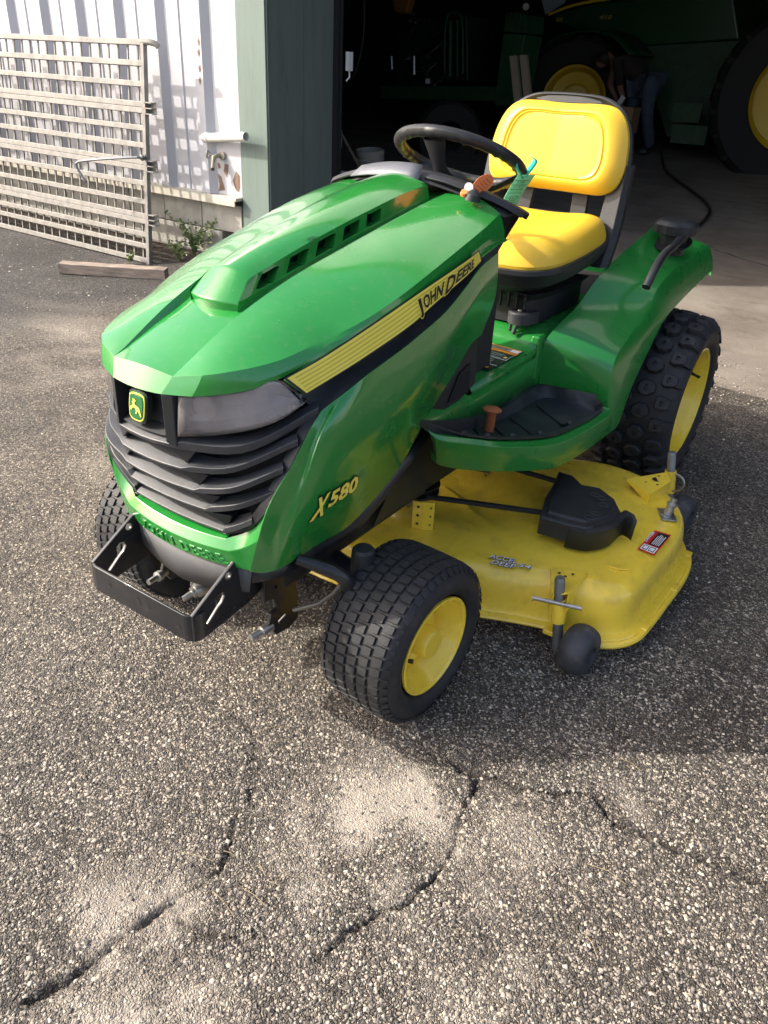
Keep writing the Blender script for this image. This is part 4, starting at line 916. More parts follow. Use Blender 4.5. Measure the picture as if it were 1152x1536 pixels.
# ---- front bracket
ARM = [(-.422,.381),(-.422,.320),(-.405,.313),(-.36,.318),(-.27,.328),(-.21,.345),(-.16,.36),(-.12,.40),(-.12,.455),(-.20,.47),(-.262,.468),(-.285,.470),(-.300,.462),(-.303,.448),(-.318,.440)]
ARM = [(-y, z) for y, z in ARM]
def arm(x):
    # plane x = const, local u = -y direction, v = z
    key = [(.362+.010*math.cos(t), .362+.010*math.sin(t)) for t in [PI*(.75+1.5*k/8) for k in range(9)]]
    holes = [circ2(.322, .425, .010), circ2(.268, .437, .009), circ2(.285, .385, .004), circ2(.245, .41, .004),
             [(.385,.338),(.392,.346),(.362,.372),(.362,.390),(.352,.398),(.338,.395),(.334,.382),(.342,.370),(.352,.364)]]
    return plate('bracket_arm', ARM, holes, .006, (x, 0, 0), (0, -1, 0), (0, 0, 1), BLKM, fb, bevel=.0012)
fb_mb = MB(); n = 10
cor = [(-.146,-.425),(-.152,-.419)]
prof = [(-.155,-.395)]+[(-.155+.022-.022*math.cos(t), -.402-.022*math.sin(t)) for t in [PI/2*k/5 for k in range(6)]]
prof = prof+[(-a, b) for a, b in prof[::-1]]
fb_mb.grid([[V3((x, y, .381)) for x, y in prof], [V3((x, y, .317)) for x, y in prof]])
fb = fb_mb.build('front_bracket', BLKM, T, solid=.006, bevel=.0015, sharp=40)
arm(.152); arm(-.152)
for x_, z_ in ((-.09, .352), (0, .352), (.03, .352), (.12, .345)):
    mb = MB(); r_ = .0085 if abs(x_) < .01 else .005; mb.lathe([(0, 0), (0, r_)], (x_, -.4308, z_), (0, -1, 0), 16); mb.build('bolt_hole', DARK, fb, smooth=False)
for sx in (1, -1):
    mb = MB(); mb.lathe([(0, .013), (.004, .013), (.004, .008), (.010, .008), (.010, 0)], (sx*.156, -.262, .443), (sx, 0, 0), 6 if 0 else 18); mb.build('bracket_bolt', ZINC, fb, sharp=40)
# drop plates with spring pins
DP = [V3(p) for p in ((0.1750,-0.2388,0.3914), (0.1750,-0.1377,0.3656), (0.1750,-0.1326,0.2154), (0.1750,-0.1611,0.2038), (0.1750,-0.2067,0.2113), (0.1750,-0.2297,0.2504), (0.1750,-0.2201,0.2742), (0.1750,-0.2001,0.2806), (0.1750,-0.2122,0.3133), (0.1750,-0.2396,0.3221))]
o = plate('drop_plate', [(-p.y, p.z) for p in DP], [circ2(-DP[0].y-.035, DP[0].z-.05, .006)], .007, (.172, 0, 0), (0, -1, 0), (0, 0, 1), BLKM, fb, bevel=.001); mir(o)
for sx in (1, -1):
    pa, pb = V3((0.1650,-0.2769,0.2418)), V3((0.1750,-0.1969,0.2376))
    if sx < 0: pa, pb = V3((-pa.x, pa.y, pa.z)), V3((-pb.x, pb.y, pb.z))
    d = (pb-pa).normalized(); mb = MB(); mb.lathe([(0, 0), (0, .007), (.028, .0075), (.030, .013), (.040, .013), (.041, .010), (.060, .010), (.060, 0)], pa, d, 14)
    mb.tube([pb+V3((0, 0, 0)), pb+V3((.012, -.012, .018)), pb+V3((.02, .0, .032)), pb+V3((.0, .02, .01))], .002, 6); mb.build('spring_pin', ZINC, fb, sharp=40)
mb = MB(); a_ = V3((-0.0940,-0.2000,0.2063)); mb.lathe([(0, 0), (0, .007), (.024, .0075), (.026, .014), (.034, .014), (.036, .019), (.060, .022), (.070, .016), (.07, 0)], a_-V3((.01, .03, .012)), V3((.25, .9, .25)), 16); mb.tube([a_+V3((-.03, .03, .03)), a_+V3((-.035, .02, -.01)), a_+V3((-.02, .02, -.03)), a_], .003, 6); mb.build('latch_plunger', ZINC, fb, sharp=40)

# ---- chassis beneath
mb = MB(); fr_ = cr([(0.1800,-0.2799,0.4058), (0.2050,-0.2007,0.3942), (0.2150,0.0232,0.3937), (0.2150,0.2068,0.4591), (0.2150,0.3288,0.5174), (0.2150,0.4204,0.5237)], 20)
mb.grid([[p+V3((0, 0, .03)), p+V3((0, 0, -.012)), p+V3((-.02, 0, -.014))] for p in fr_]); frame, frame2 = pair(mb, 'frame_rail', BLKM, T, solid=.004)
mb = MB(); mb.box((0, .55, .36), (.30, 1.5, .10)); mb.box((0, .12, .52), (.36, .62, .42)); mb.box((0, 1.35, .42), (.34, .70, .26)); mb.box((0, .60, .62), (.34, .30, .5)); mb.build('engine_block', CAV, frame, bevel=.02, smooth=False)
mb = MB(); mb.tube(cr([(-.42,0,.25),(-.2,0,.30),(0,0,.33),(.2,0,.30),(.38,0,.26)], 16), .028, 12); mb.tube(cr([(0.2200,-0.1853,0.4232), (0.2600,-0.1563,0.4044), (0.3000,-0.1258,0.3777), (0.3100,-0.1003,0.3162)], 8), [.012, .013, .015, .016, .016, .017, .017, .017], 12); mb.build('front_axle', BLKM, T)
mb = MB(); mb.tube([(0.2000,-0.1751,0.2720), (0.2500,-0.1474,0.2976), (0.2800,-0.1339,0.3308), (0.3000,-0.1254,0.3670)], .0055, 8); mb.build('tie_rod', ZINC_D, T)
c = V3((0.3000,-0.0540,0.3994)); mb = MB(); mb.lathe([(-.09, .022), (-.04, .024), (-.04, .029), (.012, .026), (.018, .021), (.020, 0)], c, (0, 0, 1), 24); sp_ = mb.build('spindle_cap', BLKP, T); mir(sp_)
# black side cover behind the hood
mb = MB(); P = [(0.2350,0.5102,0.7369), (0.2350,0.5257,0.6192), (0.2350,0.4489,0.5952), (0.2350,0.2867,0.5882), (0.2350,0.2581,0.5748), (0.2350,0.3239,0.6500), (0.2350,0.4232,0.7265)]
mb.prism([V3(p) for p in P], (-.02, 0, 0)); o = mb.build('side_cover', BLKP, T, bevel=.003, smooth=False); mir(o)
mb = MB(); P = [(0.2390,0.4787,0.6874), (0.2390,0.4850,0.6077), (0.2390,0.3788,0.6083), (0.2390,0.4264,0.6746)]; mb.prism([V3(p) for p in P], (-.001, 0, 0)); mb.build('cover_recess', DARK, o, smooth=False)
mb = MB(); P = [(0.2000,0.3491,0.5431), (0.2000,0.5582,0.3485), (0.2000,0.2465,0.3529), (0.2000,0.1281,0.3480), (0.2000,0.2337,0.4732)]; mb.prism([V3(p) for p in P], (-.006, 0, 0)); mb.build('frame_web', BLKM, frame, smooth=False)
pc = V3((0.0944,0.5125,0.2700)); mb = MB(); mb.lathe([(-.02, 0), (-.02, .062), (-.012, .062), (-.006, .045), (.004, .045), (.010, .064), (.014, .064), (.016, .02), (.026, .02), (.026, 0)], pc, (0, 0, 1), 32); mb.build('idler_pulley', BLKM, frame, sharp=40)
mb = MB()
for i, (px, pz) in enumerate([(.02, .01), (.0, -.02), (-.04, .0)]): mb.tube([V3((0.0804,0.4526,0.2300))+V3((px, pz, 0)), V3((0.0365,0.4685,0.2300))+V3((px, pz, .012))], .012, 8)
mb.build('linkage', ZINC, frame)
mb = MB(); c_ = V3((0.1738,0.7100,0.2700)); mb.tube([c_+V3((-.05, 0, 0)), c_+V3((.04, .03, -.0))], .010, 8); mb.tube([c_+V3((.02, .02, 0)), c_+V3((.03, .02, -.02)), c_+V3((.05, .02, -.0)), c_+V3((.04, .02, .015)), c_+V3((.02, .02, .0))], .002, 6); mb.build('lift_link', BLKM, frame)
# ================================================================== BODY: footrest, fenders, seat
skt = [(0.2620,0.2428,0.5930), (0.2850,0.2597,0.5767), (0.3250,0.3331,0.5545), (0.3850,0.4394,0.5244), (0.4250,0.6591,0.4693), (0.4450,0.8168,0.4564), (0.4520,0.9954,0.4478), (0.4500,1.0265,0.4530)]
skb = [(0.2550,0.2983,0.5036), (0.2620,0.3150,0.4679), (0.3150,0.3730,0.4476), (0.3850,0.4658,0.4306), (0.4350,0.6721,0.3771), (0.4500,0.8473,0.3633), (0.4520,1.0278,0.3537), (0.4500,1.0891,0.3483)]
ct_, cb_ = crp(skt, 36), crp(skb, 36)
mb = MB(); mb.grid([[a+V3((-.022, .0, .001)), a, lerp(a, b, .12)+V3((.010, -.006, 0)), lerp(a, b, .5)+V3((.012, -.006, 0)), b+V3((.002, 0, 0)), b+V3((-.012, .004, .002))] for a, b in zip(ct_, cb_)])
foot, foot2 = pair(mb, 'footrest', GREEN2, T, sharp=30, bevel=.003, seg=3, ba=25)
# rubber mat in the tray
ino = [V3((.262,.19,.628)), (0.2650,0.2836,0.5943), (0.2320,0.4855,0.5264), (0.2050,0.7022,0.4695), (0.2120,0.8488,0.4734), (0.2220,0.9891,0.4772), (0.3200,0.9903,0.4865), (0.4050,1.0150,0.4840)]
outo = [V3((.262,.19,.626)), (0.2700,0.2634,0.5919), (0.3220,0.3271,0.5610), (0.3800,0.4408,0.5280), (0.4200,0.6597,0.4736), (0.4380,0.8122,0.4601), (0.4460,0.9750,0.4525), (0.4360,0.9969,0.4714)]
ci_, co_ = crp(ino, 36), crp(outo, 36)
rows = []
for i, (a, b) in enumerate(zip(ci_, co_)):
    t = i/35; dep = .020*math.sin(PI*min(1, t*1.4))**.5 if t < .71 else .020*math.sqrt(max(0, math.sin(PI*min(1, t*1.0+.0)))) 
    e = min(1, i/4, (35-i)/3); dep = .022*e
    rows.append([a+V3((0, 0, .003)), a+V3((0, 0, .006)), lerp(a, b, .07)+V3((0, 0, .003)), lerp(a, b, .15)-V3((0, 0, dep)), lerp(a, b, .5)-V3((0, 0, dep)), lerp(a, b, .85)-V3((0, 0, dep)), lerp(a, b, .93)+V3((0, 0, .004)), b+V3((0, 0, .006)), b+V3((0, 0, .001))])
mb = MB(); mb.grid(rows); fm_ = mb.build('floor_mat', MATB, foot, sharp=40); mir(fm_, foot2)
mb = MB()
for i in (9, 12, 15, 18, 23):
    a, b = ci_[i], co_[i]; a2, b2 = lerp(a, b, .25), lerp(ci_[min(35, i+1)], co_[min(35, i+1)], .90)
    mb.tube([a2-V3((0, 0, .020)), lerp(a2, b2, .8)-V3((0, 0, .019)), lerp(a2, b2, .95)-V3((0, 0, .008)), b2+V3((0, 0, .004))], [.0035, .0045, .0065, .0075], 8)
mb.build('mat_rib', MATB, fm_)
# orange-brown pedal peg
pk = V3((0.2700,0.5693,0.4801)); mb = MB(); pt = V3((0.2700,0.5749,0.5357)); d = (pt-pk).normalized(); L_ = (pt-pk).length
mb.lathe([(-.02, .015), (L_-.006, .0135), (L_-.002, .016), (L_, .026), (L_+.004, .027), (L_+.009, .020), (L_+.012, .008), (L_+.012, 0)], pk, d, 24); mb.build('brake_release_peg', BRNO, foot, sharp=40)
# tunnel and seat deck
mb = MB()
prof = [(.55,.600),(.75,.600),(.90,.601),(.925,.606),(.945,.622),(.958,.640),(.985,.652),(1.05,.656),(1.5,.665),(1.95,.69)]
tn = []
for y, z in prof:
    tn.append([V3((x, y, z-.004*(x/.2)**2)) for x in (0, .05, .10, .15, .19)]+[V3((.207, y, z-.006)), V3((.218, y, z-.022))])
half = MB(); half.grid(tn)
# tunnel wall down to the mat
wl = []
for i in range(0, 26):
    a = ci_[i]; 
    if a.y > .99: break
    y = a.y; z = .600-.022 if y > .5 else .60+.05*(.5-y)/.3
    wl.append([V3((.2175, max(y, .3), z)), V3((lerp(a, V3((.2175, y, z)), .5).x, y, (z+a.z)/2)), a+V3((0, 0, .002))])
wl.append([V3((.219, 1.0, .590)), V3((.221, 1.0, .53)), V3((.222, 1.0, .47))])
half.grid(wl); half.mirror(); half.weld(.0006); body = half.build('body_shell', GREEN2, T, sharp=40, solid=.003)
mb = MB(); mb.lathe([(0, 0), (0, .006)], (.205, .90, .5975), (0, 0, 1), 12); mb.build('shell_hole', DARK, body, smooth=False)
for sg in (1, -1): mb = MB(); mb.box((sg*.208, .985, .575), (.030, .07, .14)); mb.build('corner_gusset', GREEN2, body, bevel=.008)
# warning decal on the tunnel
SO, SUx, SUy = V3((.192, .925, .6015)), V3((-1, -.02, 0)), V3((0, 1, 0))
def stq(u, v, l=0.0): # u toward -x from right edge, v from rear to front
    return V3((.030+.16*(1-u)+.03*0*v, .925-.24*v, .5975+.0035-.004*((.19-.16*u)/.2)**2+.003+l))
mb = MB()
def sq(u0, v0, u1, v1, l, mi): mb.add([stq(u0, v0, l), stq(u0, v1, l), stq(u1, v1, l), stq(u1, v0, l)], [(0, 1, 2, 3)], mi)
sq(0, 0, 1, 1, 0, 0); sq(.015, .02, .985, .07, .0005, 2); sq(.0, .18, 1, .27, .0005, 2); sq(.02, .07, .20, .18, .0005, 1); sq(.22, .08, .98, .175, .0005, 3)
for v in (.50, .76): sq(.0, v, 1, v+.02, .0005, 1)
sq(.02, .29, .03, .5, .0005, 1); sq(.5, .29, .512, .5, .0005, 1)
for v in (.34, .40, .46, .58, .64, .70, .82, .88): sq(.14+.1*random.random(), v, .44, v+.018, .0006, 3)
for v in (.34, .40, .46, .58, .64): sq(.6, v, .92, v+.018, .0006, 3)
sq(.06, .40, .12, .46, .0008, 4); sq(.30, .62, .38, .70, .0008, 4); sq(.08, .86, .16, .93, .0008, 2)
for k in range(4): sq(.25, .085+.023*k, .95, .097+.023*k, .0007, 0)
mb.build('warning_decal', [DBLK, WHT, ORP, mat('grey_print', (.45, .45, .43), .5), DECALY], body, smooth=False)
# ---- fender
OE = [(0.4520,1.0837,0.3484), (0.4520,1.1667,0.3536), (0.4520,1.2245,0.4601), (0.4520,1.3286,0.5565), (0.4520,1.4451,0.6416), (0.4520,1.6249,0.6775), (0.4520,1.8076,0.7020), (0.4520,1.9843,0.7224)]
CR = [(0.4400,1.0663,0.3740), (0.4320,1.0483,0.5228), (0.4260,1.0764,0.5953), (0.4220,1.1968,0.6447), (0.4200,1.3209,0.6915), (0.4200,1.4229,0.7615), (0.4200,1.6509,0.7984), (0.4200,1.9522,0.8127)]
INN = [(0.2220,0.9985,0.4790), (0.2220,0.9794,0.5892), (0.2320,0.9881,0.6402), (0.2400,1.0572,0.6750), (0.2460,1.1567,0.7068), (0.2540,1.2783,0.7780), (0.2620,1.4331,0.8268), (0.2750,1.7370,0.8928)]
NF = 32
oe_, cr_, in_ = crp(OE, NF), crp(CR, NF), crp(INN, NF)
rows = []
for i in range(NF):
    a, b, c = in_[i], cr_[i], oe_[i]; bul = .012*math.sin(PI*i/(NF-1))
    base = [a+V3((-.010, .004, -.03)) if i > 8 else a+V3((-.002, .004, 0)), a]+[lerp(a, b, t)+V3((0, -.4*bul*math.sin(PI*t), bul*math.sin(PI*t))) for t in (.12, .3, .5, .7, .88)]+[b, lerp(b, c, .12)+V3((.006, 0, 0)), lerp(b, c, .5)+V3((.007, 0, 0)), c, c+V3((-.012, .006, .004))]
    rows.append(base)
# rear drop: fold down behind
mb = MB(); mb.grid(rows)
last = rows[-1]; lc = sum((p for p in last), V3((0, 0, 0)))/len(last); mb.grid([last, [p+V3((0, .012, -.004)) for p in last], [p.lerp(lc, .03)+V3((0, .014, -.028)) for p in last]])
# inner wall of the fender down to the seat deck
mb.grid([[rows[i][0], V3((rows[i][0].x-.012, rows[i][0].y, min(rows[i][0].z, max(.66, rows[i][0].z-.12)))), V3((.205, rows[i][0].y, min(.655, rows[i][0].z)))] for i in range(5, NF)])
mb.weld(.0006); fend, fend2 = pair(mb, 'fender', GREEN2, T, sharp=26, bevel=.004, seg=3, ba=24)
mb = MB(); fr = [V3((.3, 1.1, .42)), V3((.3, 1.3, .62)), V3((.3, 1.64, .70)), V3((.3, 1.95, .66))]
mb.grid([[V3((x, p.y, p.z)) for x in (-.40, -.22, 0, .22, .42)] for p in fr]); mb.build('fender_liner', CAV, fend)
# fuel cap in a well, with a bent grab handle
fc = V3((.365, 1.665, .900)); mb = MB(); n = 36; 
mb.lathe([(-.085, .042), (-.02, .046), (-.02, 0)], fc, (.02, -.05, 1), 28); filler = mb.build('filler_neck', BLKP, T)
mb = MB(); rows_ = []
for (z, r) in ((-.018, .064), (-.016, .073), (.012, .075), (.022, .068), (.028, .052), (.030, .020)): 
    rows_.append([fc+V3(((r-(.006 if (k % 6) < 2 and r > .065 else 0))*math.cos(2*PI*k/n), (r-(.006 if (k % 6) < 2 and r > .065 else 0))*math.sin(2*PI*k/n), z)) for k in range(n)])
mb.grid(rows_, wrap=True); mb.poly(rows_[-1]); mb.build('fuel_cap', BLKP, filler, sharp=35)
wc = V3((.365, 1.665, .846)); mb = MB(); wr = [wc+V3((.062*math.cos(2*PI*k/24), .078*math.sin(2*PI*k/24), -.006+.25*.078*math.sin(2*PI*k/24))) for k in range(24)]
mb.poly([p+V3((0, 0, .012)) for p in wr]); mb.build('filler_well', DARK, fend, smooth=False)
mb = MB(); hp = cr([(0.4000,1.6210,0.8793), (0.4050,1.5392,0.8644), (0.4150,1.4093,0.8582), (0.4250,1.3131,0.8428), (0.4300,1.2558,0.8180), (0.4300,1.2205,0.7854)], 16); mb.tube([hp[0]+V3((-.01, .03, -.05))]+hp, .0135, 14); mb.build('grab_handle', BLKP, fend, sharp=50)
# ---- seat
def closed(P, n): 
    P = [V3(p) for p in P]; return cr(P+P[:1], n+1)[:-1]
def pillow(outline, ctr, nrm, hfun, rings, back=True):
    n = len(outline); R_ = []
    for q in rings: R_.append([ctr+(p-ctr)*q+nrm*hfun(q, k/n, p) for k, p in enumerate(outline)])
    return R_
bk_ = [(-.10,1.008),(-.185,1.010),(-.230,1.030),(-.249,1.075),(-.249,1.12),(-.238,1.18),(-.212,1.232),(-.172,1.260),(-.10,1.266),(-.04,1.264),(.04,1.264),(.10,1.266),(.172,1.260),(.212,1.232),(.238,1.18),(.249,1.12),(.249,1.075),(.230,1.030),(.185,1.010),(.10,1.008),(0,1.008)]
def by(z): return 1.385+.17*(z-1.0)
ol = closed([(x*.955, by(z), z-.004) for x, z in bk_], 72); ctr = V3((0, by(1.135), 1.135)); nrm = V3((0, -1, .17)).normalized()
def hb(q, u, p):
    h = .052*(1-max(0, q-.60)**2.6*9.0); h = max(h, 0)
    g = .0055*math.exp(-((q-.73)/.018)**2); 
    return h-g+.010*abs(p.x)/.24*(q)+(-.004 if q < .70 else .003*math.sin(PI*min(1, (q-.7)/.3)))
rings = [0.02, .2, .4, .55, .64, .69, .705, .718, .73, .742, .755, .77, .80, .84, .89, .93, .96, .985, 1.0]
rr = pillow(ol, ctr, nrm, hb, rings); mb = MB(); mb.grid(rr, wrap=True); mb.poly(rr[0][::-1]); mb.grid([rr[-1], [p-nrm*.02 for p in rr[-1]]], wrap=True)
shell_pts = [(-.10,.93),(-.20,.93),(-.262,.98),(-.270,1.06),(-.264,1.14),(-.242,1.21),(-.20,1.262),(-.14,1.290),(-.07,1.298),(.07,1.298),(.14,1.290),(.20,1.262),(.242,1.21),(.264,1.14),(.270,1.06),(.262,.98),(.20,.93),(.10,.93),(0,.93)]
sh = MB(); so_ = closed([(x, by(z)+.01, z) for x, z in shell_pts], 72); sc = V3((0, by(1.13)+.01, 1.13))
R_ = [[p-nrm*.045+(sc-p)*.10 for p in so_], [p-nrm*.022 for p in so_], [p for p in so_], [p+(sc-p)*.035+nrm*.006 for p in so_], [p+(sc-p)*.10-nrm*.004 for p in so_], [p+(sc-p)*.96-nrm*.004 for p in so_]]
# seat shell: the back splits into two side struts below the pad
def strut(s):
    P = [V3((s*.222, 1.33, .80)), V3((s*.224, 1.385, .90)), V3((s*.225, by(1.0)+.02, 1.0)), V3((s*.225, by(1.1)+.02, 1.1))]
    c = cr(P, 12); m_ = MB(); rws = []
    for i, p in enumerate(c):
        w_ = .030+.012*(1-i/11); rws.append([p+V3((-w_, -.020, 0)), p+V3((w_*.6, -.028, 0)), p+V3((w_, -.004, 0)), p+V3((w_*.9, .03, 0)), p+V3((-w_, .02, 0))])
    m_.grid(rws, wrap=True); return m_
up_pts = [(-.12,1.03),(-.20,1.03),(-.258,1.04),(-.270,1.08),(-.264,1.14),(-.242,1.21),(-.20,1.262),(-.14,1.290),(-.07,1.298),(.07,1.298),(.14,1.290),(.20,1.262),(.242,1.21),(.264,1.14),(.270,1.08),(.258,1.04),(.20,1.03),(.12,1.03),(0,1.03)]
so_ = closed([(x*.925, by(z)+.008, z-.008) for x, z in up_pts], 80); sc = V3((0, by(1.15)+.008, 1.15))
R_ = [[p-nrm*.040+(sc-p)*.12 for p in so_], [p-nrm*.018+(sc-p)*.01 for p in so_], [p+nrm*.004 for p in so_], [p+(sc-p)*.045+nrm*.010 for p in so_], [p+(sc-p)*.12+nrm*.0 for p in so_], [p+(sc-p)*.96-nrm*.004 for p in so_]]
sh.grid(R_, wrap=True, flip=True); sh.poly(R_[-1]); sh.poly([p for p in R_[0]][::-1])
for s in (1, -1): q = strut(s); sh.add(q.V, q.F)
for s in (1, -1): 
    a = V3((s*.105, 1.40, .86)); sh.bar(a, a+V3((-s*.01, .03, .20)), .055, .02, up=(0, 1, 0))
sh.box((0, 1.415, .90), (.46, .02, .07)); 
seat = sh.build('seat_shell', BLKP, T, sharp=40, bevel=.003)
mb.build('backrest', SEATY, seat, sharp=60)
mb = MB()   # moulded hand recess at the top of the shell
hr = closed([(-.115, by(1.272)-.006, 1.269),(-.06, by(1.277)-.006, 1.280),(.06, by(1.277)-.006, 1.280),(.115, by(1.272)-.006, 1.269),(.06, by(1.264)-.007, 1.264),(-.06, by(1.264)-.007, 1.264)], 30); mb.poly(hr); mb.build('hand_recess', BLKP, seat, smooth=False)
cu = [(-.10,.895),(-.17,.915),(-.215,.97),(-.235,1.08),(-.240,1.22),(-.232,1.33),(-.20,1.385),(-.12,1.40),(0,1.405),(.12,1.40),(.20,1.385),(.232,1.33),(.240,1.22),(.235,1.08),(.215,.97),(.17,.915),(.10,.895),(0,.885)]
def cz(y): return .848+.050*(y-.90)/.5
oc = closed([(x*1.03, y, cz(y)) for x, y in cu], 84); cc = V3((0, 1.16, cz(1.16))); up = V3((0, -.12, 1)).normalized()
def hc_(q, u, p):
    h = .058*(max(0, 1-max(0, q-.62)**2.4*10.2))
    side = (abs(p.x)/.24)**2*q**3; rear = max(0, (p.y-1.0)/.4)
    bol = .042*side*rear*(1 if q < .93 else max(0, (1-q)/.07)**.6)
    dip = -.016*math.exp(-(q/.5)**2)
    frontroll = .006*max(0, (1.02-p.y)/.12)*math.sin(PI*q)
    return h+bol+dip+frontroll
rings = [.02, .15, .3, .42, .52, .6, .66, .72, .77, .81, .85, .88, .91, .935, .955, .972, .985, .995, 1.0]
rr = pillow(oc, cc, up, hc_, rings); mb = MB(); mb.grid(rr, wrap=True, flip=True); mb.poly(rr[0]); mb.grid([rr[-1], [p-up*.016 for p in rr[-1]]], wrap=True, flip=True)
mb.build('seat_cushion', SEATY, seat, sharp=60, sub=1)
def off_ol(P, c, k, dz): return [V3((c.x+(p.x-c.x)*k, c.y+(p.y-c.y)*k, p.z+dz)) for p in P]
mb = MB(); mb.grid([off_ol(oc, cc, .96, -.008), off_ol(oc, cc, 1.035, -.010), off_ol(oc, cc, 1.04, -.024), off_ol(oc, cc, .97, -.062), off_ol(oc, cc, .80, -.085)], wrap=True, flip=True); mb.poly(off_ol(oc, cc, .80, -.085)[::1])
mb.build('seat_pan', BLKP, seat, sharp=40, bevel=.002)
# seat suspension base and its front foot
mb = MB(); b0 = [V3((x, y, .76)) for x, y in ((-.17,.96),(.17,.96),(.20,1.05),(.20,1.35),(-.20,1.35),(-.20,1.05))]; b1 = [V3((x, y, .69)) for x, y in ((-.15,.985),(.15,.985),(.175,1.06),(.175,1.36),(-.175,1.36),(-.175,1.06))]; b2 = [p+V3((0, 0, -.03)) for p in b1]
mb.grid([b2, b1, [p+V3((0,0,.045)) for p in b1], b0], wrap=True); mb.poly(b0); sb_ = mb.build('seat_base', BLKP, T, sharp=30, bevel=.004)
mb = MB()
for k in range(11): mb.box((-.13+.028*k, .968, .735), (.006, .012, .05))
mb.build('base_ribs', BLKP, sb_, smooth=False)
ft = V3((0.1350,0.9832,0.6982)); mb = MB()
fo = closed([ft+V3((a, b, 0)) for a, b in ((-.040,.045),(-.038,-.01),(-.022,-.034),(.0,-.040),(.022,-.034),(.038,-.01),(.040,.045))], 28); mb.grid([[p+V3((0, 0, -.032)) for p in fo], fo, [lerp(p, ft, .10)+V3((0, 0, .004)) for p in fo]], wrap=True); mb.poly([lerp(p, ft, .10)+V3((0, 0, .004)) for p in fo])
fo_ = mb.build('seat_foot', GRAYP, sb_, sharp=40, bevel=.002); mb = MB(); mb.lathe([(.0045, 0), (.0045, .011)], ft+V3((0, -.012, .0008)), (0, 0, 1), 16); mb.build('foot_bolt', DARK, fo_, smooth=False); mb = MB(); mb.lathe([(0, .007), (.007, .006), (.007, 0)], ft+V3((0, -.012, .003)), (0, 0, 1), 6); mb.build('foot_bolt', ZINC, fo_, smooth=False)
mb = MB(); mb.tube([ft+V3((-.015, -.03, -.03)), ft+V3((-.015, -.035, -.055))], .005, 8); mb.tube([ft+V3((.005, -.032, -.03)), ft+V3((.0, -.04, -.06))], .006, 8); mb.build('foot_clip', BLKP, fo_)

# ================================================================== WHEELS
def tyre_front(mb):
    R, Wd = .2005, .185
    prof = [(-.5*Wd+.01, .122), (-.5*Wd-.008, .135), (-.5*Wd-.013, .155), (-.5*Wd-.006, .178), (-.5*Wd+.006, .190), (-.070, .1945), (-.03, .1955), (0, .196), (.03, .1955), (.058, .1948), (.5*Wd-.014, .191), (.5*Wd-.004, .178), (.5*Wd+.004, .155), (.5*Wd-.002, .135), (.5*Wd-.02, .122)]
    pr = [(p.x, p.y) for p in cr([(a, b, 0) for a, b in prof], 34)]
    mb.lathe(pr, (0, 0, 0), (1, 0, 0), 96)
    def P(a, r, th): return Vector((a, r*math.cos(th), r*math.sin(th)))
    def prad(a):
        return .1960-.0012*(a/.058)**2 if -.072 < a < .060 else (.1948-(a-.060)*.22 if a > 0 else .1942-(-.072-a)*.3)
    NB = 50; r = random.Random(1)
    for row, (a0, wd) in enumerate(((-.0850, .016), (-.0610, .030), (-.0305, .030), (0, .030), (.0305, .030), (.0615, .031))):
        for k in range(NB):
            th = 2*PI*(k+(.5 if row % 2 else 0))/NB; hw = wd/2*.86; ht = PI/NB*.78; sk = .10*ht
            zig = .18*ht
            base = [(-hw, -ht+sk), (-hw*.2, -ht+sk-zig), (hw, -ht-sk), (hw, ht-sk), (hw*.2, ht-sk+zig), (-hw, ht+sk)]
            v = []
            for s, hgt in ((1.0, -.001), (.86, .0058)):
                for (da, dt) in base: v.append(P(a0+da*s, prad(a0+da*s)+hgt, th+dt*s))
            f = [(6, 7, 8, 9, 10, 11)]+[(i, (i+1) % 6, (i+1) % 6+6, i+6) for i in range(6)]
            # sipe: a small recess line drawn as raised rim
            mb.add(v, [tuple(q[::-1]) for q in f])
    for s in (1,):
        for k in range(NB):
            th = 2*PI*(k+.25)/NB; ht = PI/NB*.55; v = []
            for hgt in (0, .0035):
                for (a, t) in ((.079, -ht), (.090, -ht*.8), (.090, ht*.8), (.079, ht)): v.append(P(s*a, (.1905 if a < .085 else .181)+hgt+(.002 if a<.085 else 0), th+t))
            mb.add(v, [(4, 5, 6, 7), (0, 1, 5, 4), (2, 3, 7, 6), (1, 2, 6, 5), (3, 0, 4, 7)])
def rim(mb, Rr, Wd, off, deep):
    # dished steel rim; off = axial position of the outer flange
    k = Rr
    pr = [(off-.003, k+.004), (off+.002, k+.0035), (off+.003, k-.001), (off-.002, k-.007), (off-.010, k-.010), (off-.020, k-.020), (off-.028, k-.024), (off-deep*.5, k-.027), (off-deep*.62, k-.034), (off-deep*.95, k-.040), (off-deep, k-.050), (off-deep, .052), (off-deep+.004, .040), (off-deep+.004, 0)]
    mb.lathe(pr, (0, 0, 0), (1, 0, 0), 72)
    mb.lathe([(-Wd/2+.02, k+.004), (-Wd/2+.018, k-.006), (-Wd/2+.05, k-.03), (off-deep, k-.05)], (0, 0, 0), (1, 0, 0), 48)
def valve(parent, r, ax, th):
    mb = MB(); p = Vector((ax, r*math.cos(th), r*math.sin(th))); mb.lathe([(0, .0075), (.012, .0065), (.030, .0045), (.033, .0055), (.042, .0055), (.042, 0)], p, (.9, -.35*math.cos(th), -.35*math.sin(th)), 12); return mb.build('valve_stem', BLKM, parent)
mbt = MB(); tyre_front(mbt); mbr = MB(); rim(mbr, .118, .185, .085, .062)
fw = mbr.build('front_wheel', YELRIM, T, sharp=28); ty = mbt.build('tyre', TIRE, fw, sharp=30)
mb = MB(); mb.lathe([(.020, .040), (.074, .037), (.080, .033), (.081, 0)], (0, 0, 0), (1, 0, 0), 36); hub = mb.build('hub_cap', YELRIM, fw, sharp=40)
